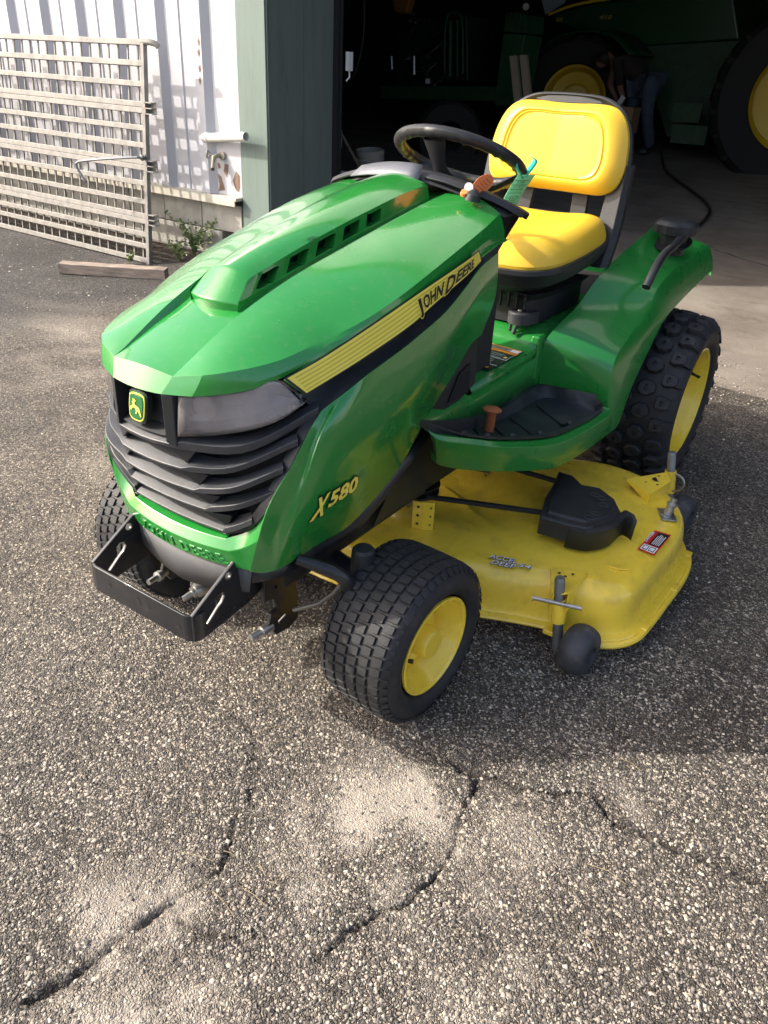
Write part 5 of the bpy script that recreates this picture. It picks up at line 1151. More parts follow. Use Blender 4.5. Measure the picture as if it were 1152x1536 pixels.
vs = valve(fw, .075, .026, math.radians(200))
fw.location = (.392, 0, .199); fw.rotation_euler = (0, 0, math.radians(-3.8))
fw2 = fw.copy(); C.objects.link(fw2); fw2.location = (-.392, 0, .199); fw2.rotation_euler = (0, 0, math.radians(180-3.8))
for ch in (ty, hub, vs): c = ch.copy(); C.objects.link(c); c.parent = fw2
# rear
def tyre_rear(mb):
    Wd = .28; RR = .308
    prof = [(-.125, .212), (-.140, .235), (-.144, .262), (-.136, .285), (-.118, .297), (-.06, .303), (0, .305), (.06, .303), (.118, .297), (.136, .285), (.144, .262), (.140, .235), (.125, .212)]
    prof = [(a, b-.010) for a, b in prof]
    mb.lathe([(p.x, p.y) for p in cr([(a, b, 0) for a, b in prof], 36)], (0, 0, 0), (1, 0, 0), 100)
    def P(a, r, th): return Vector((a, r*math.cos(th), r*math.sin(th)))
    def prad(a):
        a = abs(a); return -.004+(.2985-.0020*(a/.06)**2 if a < .06 else (.2965-(a-.06)*.10 if a < .118 else .2905-(a-.118)*.62))
    NB = 24
    def lug(a0, th0, outline, h, top=.88, slot=True):
        n = len(outline); v = []
        for s, hg in ((1.04, -.003), (1.0, h*.8), (top, h)):
            for (da, dt) in outline: v.append(P(a0+da*s, prad(a0+da*s)+hg, th0+dt*s/.30))
        # top recess
        for s, hg in ((.40, h), (.34, h-.007)):
            for (da, dt) in outline: v.append(P(a0+da*s*.6, prad(a0+da*s*.6)+hg, th0+dt*s/.30))
        f = []
        for L in range(4): f += [(L*n+i, L*n+(i+1) % n, (L+1)*n+(i+1) % n, (L+1)*n+i) for i in range(n)]
        f.append(tuple(4*n+i for i in range(n))); mb.add(v, [q[::-1] for q in f])
    oct_ = [(.031*math.cos(PI/8+k*PI/4), .0275*math.sin(PI/8+k*PI/4)) for k in range(8)]
    for k in range(NB):
        t = 2*PI*k/NB
        lug(-.034, t, oct_, .024); lug(.034, t+PI/NB, oct_, .024)
        for s in (1, -1):
            o = [(-.022, -.017), (-.022, .017), (-.008, .024), (.024, .017), (.030, .010), (.030, -.010), (.024, -.017), (-.008, -.024)]
            o = [(a*s, b) for a, b in (o if s > 0 else o[::-1])]
            lug(s*.098, t+(0 if s > 0 else PI/NB), o, .022)
            # side lug running down the shoulder
            v = []
            for (a, rr, w_) in ((.122, .303, .016), (.139, .290, .017), (.147, .272, .012)):
                for dt in (-w_, w_): v.append(P(s*a, rr, t+(0 if s > 0 else PI/NB)+dt/.3))
            for (a, rr, w_) in ((.112, .288, .018), (.130, .280, .019), (.141, .268, .014)):
                for dt in (-w_, w_): v.append(P(s*a, rr, t+(0 if s > 0 else PI/NB)+dt/.3))
            mb.add(v, [(0, 1, 3, 2), (2, 3, 5, 4), (0, 2, 8, 6), (2, 4, 10, 8), (1, 7, 9, 3), (3, 9, 11, 5), (4, 5, 11, 10), (0, 6, 7, 1)])
mbt = MB(); tyre_rear(mbt); mbr = MB(); rim(mbr, .200, .26, .128, .085)
rw = mbr.build('rear_wheel', YELRIM, T, sharp=28); ty = mbt.build('tyre', TIRE, rw, sharp=30)
vs = valve(rw, .13, .052, math.radians(40)); vs.scale = (1.35, 1, 1)
mb = MB(); 
for k in range(5): 
    a = 2*PI*k/5; mb.lathe([(0, .011), (.010, .010), (.010, 0)], (.046, .055*math.cos(a), .055*math.sin(a)), (1, 0, 0), 6)
mb.lathe([(0, .03), (.03, .028), (.032, 0)], (.044, 0, 0), (1, 0, 0), 24); hubr = mb.build('wheel_bolts', YELRIM, rw, sharp=40)
rw.location = (.432, 1.640, .313); 
rw2 = rw.copy(); C.objects.link(rw2); rw2.location = (-.432, 1.640, .313); rw2.rotation_euler = (0, 0, PI)
for ch in (ty, hubr, vs): c = ch.copy(); C.objects.link(c); c.parent = rw2

# ================================================================== MOWER DECK
DO = [(-.74,.45),(-.66,.30),(-.50,.245),(-.20,.225),(.05,.225),(.22,.262),(.38,.325),(.54,.392),(.66,.428),(.728,.452),(.765,.500),(.774,.56),(.780,.70),(.784,.85),(.772,.96),(.735,1.05),(.665,1.13),(.56,1.19),(.44,1.20),(.30,1.15),(.15,1.10),(0,1.08),(-.2,1.1),(-.45,1.15),(-.66,1.1),(-.74,.95),(-.765,.7)]
dk = closed([(a, b, .195) for a, b in DO], 150)
def doff(P, d, z):
    n = len(P); out = []
    for i, p in enumerate(P):
        t = (P[(i+1) % n]-P[i-1]); nn = V3((t.y, -t.x, 0)).normalized(); out.append(V3((p.x+nn.x*d, p.y+nn.y*d, z)))
    return out
def dz(p, z):   # gentle dome
    return z
mb = MB(); R_ = [doff(dk, -.060, .2040), doff(dk, -.045, .2035), doff(dk, -.028, .200), doff(dk, -.014, .191), doff(dk, -.005, .178), doff(dk, .0, .160), doff(dk, .004, .12), doff(dk, .006, .085), doff(dk, .010, .076), doff(dk, .028, .072), doff(dk, .031, .068), doff(dk, .030, .064), doff(dk, .006, .062), doff(dk, .0, .066), doff(dk, -.004, .15)]
mb.grid(R_, wrap=True, flip=True)
# top sheet: fan of rings with pressed ridges
inner = doff(dk, -.060, .2040); cen = V3((.05, .70, .215)); rg = [inner]
for q in (.94, .88, .82, .76, .70, .62, .54, .46, .38, .30, .20, .10):
    rr = []
    for p in inner:
        w_ = cen.lerp(p, q); x, y = w_.x, w_.y
        z = .204+.010*max(0, 1-((x-.05)/.75)**2)*(1-q**4)
        # raised plateau round the left spindle and a low channel amidships
        d1 = math.hypot(x-.47, y-.80); z += .010/(1+math.exp((d1-.22)*60))
        d2 = math.hypot((x-.16)/1.3, y-.62); z += -.016/(1+math.exp((d2-.13)*50))
        z += .006*math.exp(-((y-.60-.05*math.sin(x*14))/.012)**2)*(1 if .05 < x < .30 else 0)
        w_.z = z; rr.append(w_)
    rg.append(rr)
mb.grid(rg, wrap=True, flip=True); mb.poly(rg[-1])
mb.weld(.0004); deck = mb.build('mower_deck', YEL, T, sharp=35)
# rolled lip bar round the front left corner
lp = [p for p in doff(dk, .036, .060) if p.x > .62 and .36 < p.y < 1.02]; lp.sort(key=lambda p: math.atan2(p.y-.75, p.x-.5))
mb = MB(); mb.tube(cr(lp, 40), .010, 8); mb.build('lip_bar', YEL, deck)
mb = MB()
for q in (lp[0], lp[len(lp)//3], lp[2*len(lp)//3], lp[-1]): mb = MB(); mb.box(q+V3((-.012, 0, .006)), (.04, .03, .014)); mb.build('lip_bracket', YEL, deck, bevel=.003)
# gauge wheels
def gauge(c, ang, post, tipz):
    c = V3(c); ax = V3((math.cos(ang), math.sin(ang), 0)); mb = MB()
    pr = [(-.037, .022), (-.037, .046), (-.031, .057), (-.015, .0655), (0, .067), (.015, .0655), (.031, .057), (.037, .046), (.037, .024), (.026, .022), (.026, .010), (.030, 0)]
    mb.lathe([(p.x, p.y) for p in cr([(a, b, 0) for a, b in pr[:9]], 26)]+pr[9:], c, ax, 40); g = mb.build('gauge_wheel', mat('scuffed_grey_rubber', (.045, .047, .054), .6, var=.35, vscale=25, bump=.4, bscale=70, dirt=(.17, .16, .15), dirt_amt=.5, dscale=18) if 'scuffed_grey_rubber' not in bpy.data.materials else bpy.data.materials['scuffed_grey_rubber'], deck, sharp=50)
    mb = MB(); 
    for k in range(5):
        a = 2*PI*k/5; u = V3((-ax.y, ax.x, 0)); mb.box(c+ax*.030+(u*math.cos(a)+V3((0, 0, 1))*math.sin(a))*.036, (.012, .012, .012))
    mb.build('wheel_ribs', BLKP, g)
    return g
G1 = V3((.700, .352, .069)); G2 = V3((.700, 1.245, .069))
gauge(G1, -.10, None, 0); gauge(G2, -.10, None, 0)
def gpost(base, top, name):
    mb = MB(); a, b = V3(base), V3(top); d = (b-a).normalized(); L_ = (b-a).length
    mb.lathe([(0, 0), (0, .0135), (L_-.006, .0135), (L_, .011), (L_, 0)], a, d, 20); return mb.build('gauge_post', ZN2, deck, sharp=40)
ZN2 = mat('grey_plated_steel', (.24, .25, .25), .45, metal=.6, var=.3, vscale=30)
PT1, PB1 = V3((0.6400,0.2665,0.3203)), V3((.640, .352, .05))
PT1 = V3((.640, .352, PT1.z+(0))) if False else PT1
p1 = V3((0.6280,0.3276,0.1953)); 
xg = p1.x; yg = .360
P1a = V3((0.6133,0.3600,0.2501)); P1b = V3((0.6403,0.3600,0.0524))
gpost(P1b+(P1b-P1a)*.08, P1a, ''); 
mb = MB(); d = (P1a-P1b).normalized(); mid_a, mid_b = V3((0.6206,0.3600,0.1875)), V3((0.6305,0.3600,0.1200)); mb.lathe([(0, .0135), (0, .0185), ((mid_a-mid_b).length, .0185), ((mid_a-mid_b).length, .0135)], mid_b, d, 20)
# triangular shelf and side webs
A0, A1, A2, A3 = V3((0.5726,0.4000,0.2355)), V3((0.6522,0.4500,0.2264)), V3((0.6370,0.3600,0.2075)), V3((0.6016,0.3600,0.1914))
top = [V3((0.5572,0.4421,0.2150)), V3((0.6455,0.4814,0.2150)), V3((0.6459,0.3500,0.2214)), V3((0.6069,0.3500,0.1974))]
mb.prism(top, (0, 0, -.004)); mb.prism([top[0], top[0]-V3((0, 0, .04)), top[3]-V3((0, 0, .085)), top[3]], (.004, 0, 0)); mb.prism([top[1], top[1]-V3((0, 0, .04)), top[2]-V3((0, 0, .075)), top[2]], (-.003, .003, 0)); mb.build('gauge_bracket', YEL, deck, bevel=.0015, sharp=30)
for (px, py, r_) in ((.5, .52, .012), (.25, .2, .004), (.65, .18, .004), (.45, .3, .004)):
    c = top[0].lerp(top[1], px).lerp(top[3].lerp(top[2], px), py)+V3((0, 0, .0008)); m2 = MB(); m2.lathe([(0, 0), (0, r_)], c, (0, 0, 1), 18); m2.build('shelf_hole', DARK, deck, smooth=False)
mb = MB(); a, b = V3((0.5670,0.3300,0.1823)), V3((0.6837,0.3600,0.1857)); mb.tube([a, b], .0055, 10); mb.tube([a, a+(a-b).normalized()*.003], .009, 10); mb.build('cross_pin', ZINC, deck)
# rear gauge mount
yr = 1.215
R1a, R1b = V3((0.6287,1.2150,0.2892)), V3((0.6583,1.2150,0.1252)); gpost(R1b, R1a, '')
mb = MB(); mid_a, mid_b = V3((0.6395,1.2150,0.2244)), V3((0.6507,1.2150,0.1480)); d = (mid_a-mid_b).normalized(); mb.lathe([(0, .0135), (0, .019), ((mid_a-mid_b).length, .019), ((mid_a-mid_b).length, .0135)], mid_b, d, 20)
top = [V3((0.5512,1.0397,0.2350)), V3((0.6432,1.1400,0.2500)), V3((0.6736,1.0818,0.2500)), V3((0.6458,0.9809,0.2350))]
mb.prism(top[::-1], (0, 0, -.004)); mb.prism([top[0], top[3], top[3]-V3((0, 0, .035)), top[0]-V3((0, 0, .006))], (0, -.003, 0)); mb.prism([top[3], top[2], top[2]-V3((0, 0, .07)), top[3]-V3((0, 0, .04))], (0, .003, 0)); mb.build('gauge_bracket', YEL, deck, bevel=.0015, sharp=30)
for (px, py, r_) in ((.62, .45, .015), (.3, .4, .004), (.5, .75, .004), (.75, .25, .004)):
    c = top[0].lerp(top[1], px).lerp(top[3].lerp(top[2], px), py)+V3((0, 0, .0012)); m2 = MB(); m2.lathe([(0, 0), (0, r_)], c, (0, 0, 1), 18); m2.build('shelf_hole', DARK, deck, smooth=False)
mb = MB(); rc = V3((0.6635,1.2050,0.1917)); mb.tube([rc+V3((.030*math.cos(t), 0, .030*math.sin(t))) for t in [PI*(-.62+1.15*k/14) for k in range(15)]], .004, 8); mb.build('hitch_ring', ZINC, deck)
# wash-out port
wp = V3((0.7157,0.9369,0.2050)); mb = MB(); dd = V3((.12, .15, 1)).normalized(); mb.lathe([(-.002, .024), (.006, .024), (.010, .014), (.034, .012), (.036, .015), (.044, .015), (.046, .010), (.060, .010), (.060, 0)], wp, dd, 18); mb.box(wp+V3((0, 0, .004)), (.045, .07, .006), Matrix.Rotation(.5, 3, 'Z')); mb.build('wash_port', ZINC, deck, sharp=40, bevel=.001)
# belts and left spindle cover
b0, b1, b2_, b3 = V3((0.1515,0.4656,0.2720)), V3((0.4784,0.6164,0.2680)), V3((0.2419,0.7925,0.2720)), V3((0.4033,0.8101,0.2680))
mb = MB(); mb.bar(b0, b1, .014, .012); mb.bar(b2_, b3, .014, .012); mb.bar(b2_, b2_+(b2_-b3)*3.5, .014, .012); mb.build('drive_belt', mat('belt_rubber', (.014, .014, .014), .75), deck, bevel=.002)
cvp = [(0.3936,0.8387,0.2900), (0.4365,0.8401,0.2900), (0.4828,0.8004,0.2900), (0.5347,0.8166,0.2900), (0.5943,0.7768,0.2900), (0.6371,0.7129,0.2900), (0.6350,0.6452,0.2900), (0.5936,0.5660,0.2900), (0.5454,0.5533,0.2900), (0.4672,0.5441,0.2900), (0.4318,0.6568,0.2900), (0.4156,0.7494,0.2900)]
cv = cr([V3(p) for p in cvp]+[V3(cvp[0])], 12) if False else [V3(p) for p in cvp]; cvc = V3((0.5290,0.7021,0.2900)); mb = MB(); mb.grid([[p+V3((0, 0, -.055)) for p in cv], [p+V3((0, 0, -.004)) for p in cv], [lerp(p, cvc, .03)+V3((0, 0, .000)) for p in cv], [lerp(p, cvc, .16)+V3((0, 0, .001)) for p in cv], [lerp(p, cvc, .20)+V3((0, 0, .007)) for p in cv]], wrap=True, flip=True); mb.poly([lerp(p, cvc, .20)+V3((0, 0, .007)) for p in cv][::-1])
cover = mb.build('belt_cover', BLKP, deck, sharp=30, bevel=.004, seg=2)
sk_t = cr([(0.5368,0.5645,0.2900), (0.5911,0.5818,0.2900), (0.6306,0.6416,0.2900), (0.6421,0.7315,0.2900), (0.6705,0.7213,0.2900)], 20)
sk_b = [p+V3((.010, -.014, -.072)) for p in sk_t]; mb = MB(); mb.grid([[a, lerp(a, b, .15)+V3((.012, -.010, 0)), b] for a, b in zip(sk_t, sk_b)]); sk = mb.build('cover_skirt', BLKP, cover, solid=.003, sharp=40)
mb = MB(); a = V3((0.5940,0.6253,0.2450)); b = V3((0.6188,0.6824,0.2450)); mb.bar(a, b, .002, .010); mb.build('skirt_slot', YEL, sk, smooth=False)
mb = MB()
for (x_, y_, r_) in ((893,743,.012),(905,749,.012),(906,757,.008),(883,777,.012),(892,771,.010)):
    c = V3((8.2198,-5.7551,1.0000)) if False else None
for p in ((0.5490,0.7357,0.3045), (0.5700,0.7277,0.3045), (0.5889,0.6936,0.3045), (0.5849,0.5999,0.3045), (0.5896,0.6317,0.3045)):
    p = V3(p); mb.tube([p+V3((.014*math.cos(t), .010*math.sin(t), 0)) for t in [2*PI*k/14 for k in range(14)]], .0011, 5, closed=True)
mb.build('cast_marks', GRAYP, cover)
# u-shaped upright bracket
ub0, ub1 = V3((0.1768,0.3838,0.2150)), V3((0.1581,0.4000,0.2874)); mb = MB(); ux_ = V3((1, .30, 0)).normalized(); uy_ = V3((-.25, 1, 0)).normalized(); c = V3((0.1872,0.3890,0.2100)); hgt = .088
mb.prism([c+ux_*-.030, c+ux_*.0, c+ux_*.0+V3((0, 0, hgt)), c+ux_*-.030+V3((0, 0, hgt))], uy_*.003); mb.prism([c, c+V3((.026, .018, 0)), c+V3((.026, .018, hgt)), c+V3((0, 0, hgt))], uy_*.003); ubr = mb.build('upright_bracket', YEL, deck, bevel=.0015, smooth=False)
for k in range(3):
    m2 = MB(); p = c+ux_*-.014+V3((0, 0, .018+.027*k))-uy_*.0006; m2.lathe([(0, 0), (0, .0042)], p, -uy_, 12); p2 = c+V3((.018, .0125, .018+.027*k))+V3((.0008, -.0012, 0)); m2.lathe([(0, 0), (0, .003)], p2, V3((.55, -.8, 0)), 10); m2.build('bracket_hole', DARK, ubr, smooth=False)
# deck lettering and labels
tx = MB(); o_ = V3((0.4040,0.3855,0.2055)); ex = V3((0.5130,0.4164,0.2055))-o_; ey = V3((0.3983,0.4231,0.2055))-o_
w1 = ex.length
for off, l_, mi in ((.06, .003, 1), (.012, .0036, 0)):
    text_on(tx, 'ACCEL', o_, ex, ey, .021, w1*.66, offset=off, lift=l_, shear=.2, mi=mi)
    text_on(tx, '54', o_+ex*.72-ey.normalized()*.010, ex, ey, .017, w1*.29, offset=off, lift=l_, shear=.2, mi=mi)
    text_on(tx, 'DEEP', o_+ex*.12-ey.normalized()*.026, ex, ey, .020, w1*.58, offset=off, lift=l_+.0004, shear=.2, mi=mi)
tx.build('deck_lettering', [WHT, DBLK], deck, smooth=False)
q0, q1, q2, q3 = [V3(p)+V3((0, 0, .0015)) for p in ((0.7089,0.6895,0.2070), (0.7572,0.6853,0.2070), (0.7620,0.8282,0.2070), (0.7151,0.8229,0.2070))]
lab = MB()
def lq(u0, v0, u1, v1, l, mi):
    f_ = lambda u, v: q0.lerp(q1, u).lerp(q3.lerp(q2, u), v)+V3((0, 0, l)); lab.add([f_(u0, v0), f_(u1, v0), f_(u1, v1), f_(u0, v1)], [(0, 1, 2, 3)], mi)
lq(0, 0, 1, 1, .0, 0); lq(.08, .05, .92, .30, .0006, 1); lq(.30, .34, .94, .94, .0006, 2); lq(.15, .08, .45, .27, .0009, 2); lq(.19, .11, .41, .24, .0012, 1); lq(.52, .08, .85, .27, .0009, 2); lq(.56, .11, .81, .24, .0012, 1)
for k in range(5): lq(.42+.10*k, .38, .46+.10*k, .74+.15*random.random(), .0009, 1)
ux_l = (q3-q0).normalized(); vx = (q1-q0).normalized()
text_on(lab, 'DANGER', q0.lerp(q3, .40)+vx*.006, ux_l, -vx, .0085, (q3-q0).length*.50, offset=.02, lift=.0018, mi=1)
lab.build('danger_label', [RED, WHT, DBLK], deck, smooth=False)
mb = MB(); c = V3((0.7052,0.5672,0.2055)); 
for p in ([(-.03,-.002),(.0,-.012),(.03,-.004),(.024,.004)],): mb.prism([c+V3((a*.9+b*.3, b+a*.4, 0)) for a, b in p], (0, 0, .004))
mb.build('pressed_tab', YEL, deck, bevel=.001, smooth=False)
for p in ((0.3809,0.5001,0.2062), (0.2931,0.4239,0.2062), (0.3251,0.4276,0.2062)):
    m2 = MB(); p = V3(p); m2.lathe([(0, 0), (0, .004)], p+V3((0, 0, .001)), (0, 0, 1), 10); m2.build('deck_hole', DARK, deck, smooth=False)
# rust marks
def stain(c, rx, ry, m):
    mb = MB(); n = 24; mb.poly([V3(c)+V3((rx*math.cos(2*PI*k/n)*(1+.5*noise.noise(Vector((k*.9, rx*99, 1)))), ry*math.sin(2*PI*k/n)*(1+.5*noise.noise(Vector((k*.9, ry*99, 4)))), .0012)) for k in range(n)]); return mb.build('scuff', m, deck, smooth=False)

# ================================================================== SALE TAG hanging from the wheel rim
tg = empty('sale_tag', 'green card tag with handwriting hung on a teal ribbon from the steering wheel', 'tag', (0, 0, 0))
t0, t1, t2, t3 = V3((0.1850,0.7324,1.1111)), V3((0.1750,0.8606,1.1019)), V3((0.2050,0.7010,1.0428)), V3((0.2100,0.6002,1.0512))
mb = MB(); rows = []
for i in range(9):
    s = i/8; a, b = t0.lerp(t3, s), t1.lerp(t2, s); bow_ = .006*math.sin(PI*s); rows.append([a+V3((0, -bow_, 0)), lerp(a, b, .5)+V3((0, -bow_-.002, 0)), b+V3((0, -bow_, 0))])
mb.grid(rows); card = mb.build('card', TAGG, tg, solid=.0006, smooth=True)
def tf(u, v, l): a, b = t0.lerp(t3, 1-v), t1.lerp(t2, 1-v); return a.lerp(b, u)+V3((.0022, -.008-.006*math.sin(PI*(1-v)), .002))
tx = MB()
for s_, v0, h_, u0, u1 in (('10', .84, .10, .38, .60), ('X580', .69, .10, .25, .80), ('12469', .555, .09, .25, .85), ('11,173', .43, .09, .22, .85), ('USED', .13, .17, .15, .88)): text_map(tx, s_, tf, h_, u0, u1, v0, offset=-.015, shear=.35)
for v in (.80, .655, .52, .395): tx.add([tf(.1, v, 0), tf(.92, v, 0), tf(.92, v-.012, 0), tf(.1, v-.012, 0)], [(0, 1, 2, 3)])
tx.add([tf(.12, .10, 0), tf(.92, .10, 0), tf(.92, .085, 0), tf(.12, .085, 0)], [(0, 1, 2, 3)])
tx.build('handwriting', mat('pen_ink', (.02, .03, .03), .7), tg, smooth=False)
mb = MB(); Pr = [(0.1830,0.7584,1.1029), (0.1800,0.7303,1.1264), (0.1760,0.7266,1.1402), (0.1650,0.7657,1.1481)]; Pl = [(0.1780,0.7842,1.1039), (0.1720,0.8320,1.1197), (0.1650,0.8701,1.1365), (0.1580,0.8526,1.1465)]
for P_, w_ in ((Pr, .006), (Pl, .007)):
    c = cr(P_, 14); mb.grid([[p+V3((-w_, 0, w_*.3)), p+V3((w_, 0, -w_*.3))] for p in c])
mb.build('ribbon', TEAL, tg, solid=.0006)
# ================================================================== THINGS INSIDE THE SHOP
def bigwheel(root, c, R, Rr, W_, dish):
    c = V3(c); mb = MB(); mb.lathe([(-W_/2, Rr), (-W_/2, R*.9), (-W_*.35, R*.96), (W_*.35, R*.96), (W_/2, R*.9), (W_/2, Rr), (W_/2-.03, Rr-.02)], c, (.30, -.95, 0), 56)
    ax = V3((.30, -.95, 0)).normalized(); x = ax.orthogonal().normalized(); y = ax.cross(x)
    for k in range(22):
        for s in (1, -1):
            a = 2*PI*(k+(.5 if s > 0 else 0))/22; rad = x*math.cos(a)+y*math.sin(a); tn = ax.cross(rad)
            p0 = c+rad*R*.95+ax*(s*W_*.04); p1 = c+rad.lerp(tn, .0)*R*.93+ax*(s*W_*.5)+tn*R*.13
            mb.bar(p0, p1, .06, .07, up=rad)
    return mb
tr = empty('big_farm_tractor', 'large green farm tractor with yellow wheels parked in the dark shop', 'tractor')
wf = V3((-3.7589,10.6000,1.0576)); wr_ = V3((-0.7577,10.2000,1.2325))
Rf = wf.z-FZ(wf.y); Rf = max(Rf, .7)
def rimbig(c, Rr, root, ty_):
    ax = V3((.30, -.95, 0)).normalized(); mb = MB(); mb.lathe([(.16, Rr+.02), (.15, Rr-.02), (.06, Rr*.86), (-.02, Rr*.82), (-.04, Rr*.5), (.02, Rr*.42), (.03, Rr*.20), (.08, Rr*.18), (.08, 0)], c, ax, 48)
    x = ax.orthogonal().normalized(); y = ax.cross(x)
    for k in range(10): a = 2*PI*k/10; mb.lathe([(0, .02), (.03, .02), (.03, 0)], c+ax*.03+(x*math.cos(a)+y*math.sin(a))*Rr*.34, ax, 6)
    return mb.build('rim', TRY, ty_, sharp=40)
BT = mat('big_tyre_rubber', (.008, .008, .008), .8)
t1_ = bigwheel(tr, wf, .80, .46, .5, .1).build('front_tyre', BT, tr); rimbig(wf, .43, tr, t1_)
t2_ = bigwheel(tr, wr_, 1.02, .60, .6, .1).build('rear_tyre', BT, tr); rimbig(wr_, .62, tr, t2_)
def inb(x0, x1, y0, y1, z0, z1): return ((x0+x1)/2, (y0+y1)/2, (z0+z1)/2), (abs(x1-x0), abs(y1-y0), abs(z1-z0))
# body: bonnet, fender arch, cab, steps
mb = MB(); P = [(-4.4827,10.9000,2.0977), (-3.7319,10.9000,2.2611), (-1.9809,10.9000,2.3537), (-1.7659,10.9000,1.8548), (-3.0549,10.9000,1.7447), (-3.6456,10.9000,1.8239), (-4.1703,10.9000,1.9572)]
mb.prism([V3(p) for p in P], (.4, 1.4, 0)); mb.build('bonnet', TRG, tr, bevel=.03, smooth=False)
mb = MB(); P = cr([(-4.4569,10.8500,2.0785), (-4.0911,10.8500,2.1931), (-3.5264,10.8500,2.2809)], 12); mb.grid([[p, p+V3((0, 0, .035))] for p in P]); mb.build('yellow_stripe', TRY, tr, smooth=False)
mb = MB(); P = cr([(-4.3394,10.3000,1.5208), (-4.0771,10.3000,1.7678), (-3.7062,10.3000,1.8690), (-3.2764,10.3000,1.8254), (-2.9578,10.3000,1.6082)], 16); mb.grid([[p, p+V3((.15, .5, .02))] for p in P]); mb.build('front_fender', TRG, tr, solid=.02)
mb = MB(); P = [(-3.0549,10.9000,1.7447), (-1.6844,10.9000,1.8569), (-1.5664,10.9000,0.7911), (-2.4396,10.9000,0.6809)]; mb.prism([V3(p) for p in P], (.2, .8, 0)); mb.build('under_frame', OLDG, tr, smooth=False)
mb = MB(); P = [(-4.7922,11.2000,2.3778), (-4.3735,11.2000,2.3780), (-4.3741,11.2000,2.2656), (-4.6637,11.2000,2.1161)]; mb.poly([V3(p) for p in P]); mb.build('cab_window', mat('sky_lit_glass', (.35, .42, .50), .15), tr, smooth=False)
for (s_, p, h_, w_) in (('8R', (-4.3257,10.8600,2.0085), .055, .10), ('410', (-3.6845,10.8600,2.0496), .05, .17)):
    tx = MB(); text_on(tx, s_, V3(p), V3((.97, .1, .03)), V3((0, 0, 1)), h_, w_, offset=.03, lift=.01, shear=.2); tx.build('model_lettering', mat('dull_gold_print', (.30, .24, .06), .5) if 'dull_gold_print' not in bpy.data.materials else bpy.data.materials['dull_gold_print'], tr, smooth=False)
for zz, (a, b) in zip((0, 1), (((-2.2442,10.3000,1.0067), (-1.8845,10.3000,1.0149)), ((-2.2031,10.3000,0.7579), (-1.7531,10.3000,0.7618)))):
    mb = MB(); mb.bar(a, b, .05, .22, up=(0, 0, 1)); mb.build('step', OLDG, tr)
# stripped old tractor chassis on the left
oc_ = empty('old_tractor_chassis', 'dismantled dark green tractor chassis with engine on stands in the shop', 'tractor')
mb = MB(); P = [(-5.9033,8.8000,1.1108), (-4.0920,8.8000,1.1866), (-4.0696,8.8000,1.0228), (-5.8942,8.8000,0.9479)]; mb.prism([V3(p) for p in P], (.05, .35, 0)); mb.build('frame_beam', OLDG, oc_, bevel=.01, smooth=False)
for (a, b) in (((742,118),(772,160)), ((748,60),(790,122)), ((756,22),(794,56))): pass
mb = MB(); P = [(-4.0802,8.8000,1.9723), (-3.7917,8.8000,1.9619), (-3.7710,8.8000,1.7711), (-4.0802,8.8000,1.7785)]; mb.prism([V3(p) for p in P], (.05, .4, 0))
for k in range(7):
    a = V3((-4.0388,8.7800,1.9440)); mb.box(a+V3((k*.030, -.01, -.04)), (.008, .02, .16))
mb.build('radiator_top', OLDG, oc_, bevel=.006, smooth=False)
mb = MB(); P = [(-4.0783,8.8000,1.7645), (-3.7778,8.8000,1.7572), (-3.8463,8.8000,0.9911), (-4.0921,8.8000,0.9760), (-4.0976,8.8000,1.2973)]; mb.prism([V3(p) for p in P], (.05, .4, 0)); mb.build('front_column', mat('faded_green', (.018, .085, .035), .5, var=.3), oc_, bevel=.01, smooth=False)
r_ = random.Random(4)
mb = MB(); P = [(-5.8466,9.1000,1.8977), (-4.7914,9.1000,1.9710), (-4.6834,9.1000,1.2225), (-5.7935,9.1000,1.1367)]; mb.prism([V3(p) for p in P], (.05, .5, 0)); mb.build('engine', mat('oily_engine', (.010, .022, .014), .5, var=.5, vscale=8), oc_, bevel=.02, smooth=False)
mb = MB()
for k in range(26):
    a = V3((-5.7036,9.0000,1.8933)); x0 = r_.uniform(0, .78); z0 = r_.uniform(-.75, .05); mb.lathe([(0, 0), (0, r_.uniform(.02, .06)), (r_.uniform(.03, .1), r_.uniform(.015, .04)), (.12, 0)], a+V3((x0, 0, z0)), (r_.uniform(-.3, .3), -1, r_.uniform(-.3, .3)), 12)
for k in range(12):
    a = V3((-5.7036,9.0000,1.8933)); x0 = r_.uniform(0, .8); z0 = r_.uniform(-.7, .05); mb.tube(cr([a+V3((x0, -.08, z0)), a+V3((x0+r_.uniform(-.2, .2), -.16, z0-.15)), a+V3((x0+r_.uniform(-.2, .2), -.05, z0-.3))], 8), .010, 6)
mb.build('engine_parts', mat('oily_steel', (.05, .055, .05), .35, metal=.6, var=.5), oc_)
mb = MB()
for p in ((672, 22, 118), (680, 24, 118), (690, 26, 116)):
    pass
mb.tube(cr([(-4.8454,8.7500,1.3005), (-4.8834,8.7500,1.6717), (-4.8622,8.7500,1.9462), (-4.7677,8.7500,1.9756), (-4.6663,8.7500,1.9344), (-4.5759,8.7500,1.3122)], 24), .014, 8); mb.tube([(-4.8170,8.7500,1.8898), (-4.7608,8.7500,1.2663)], .022, 8); mb.tube([(-4.7196,8.7500,1.8912), (-4.6509,8.7500,1.2713)], .012, 8); mb.build('hydraulic_pipe', bpy.data.materials['faded_green'], oc_)
mb = MB(); mb.tube([(-5.3054,8.7000,1.4785), (-5.2881,8.7000,1.2648)], .026, 12); mb.build('filter_canister', ZINC, oc_); mb = MB(); mb.tube([(-5.6671,8.7000,1.4663), (-5.6462,8.7000,1.3118)], .022, 12); mb.build('filter_canister', ZINC, oc_)
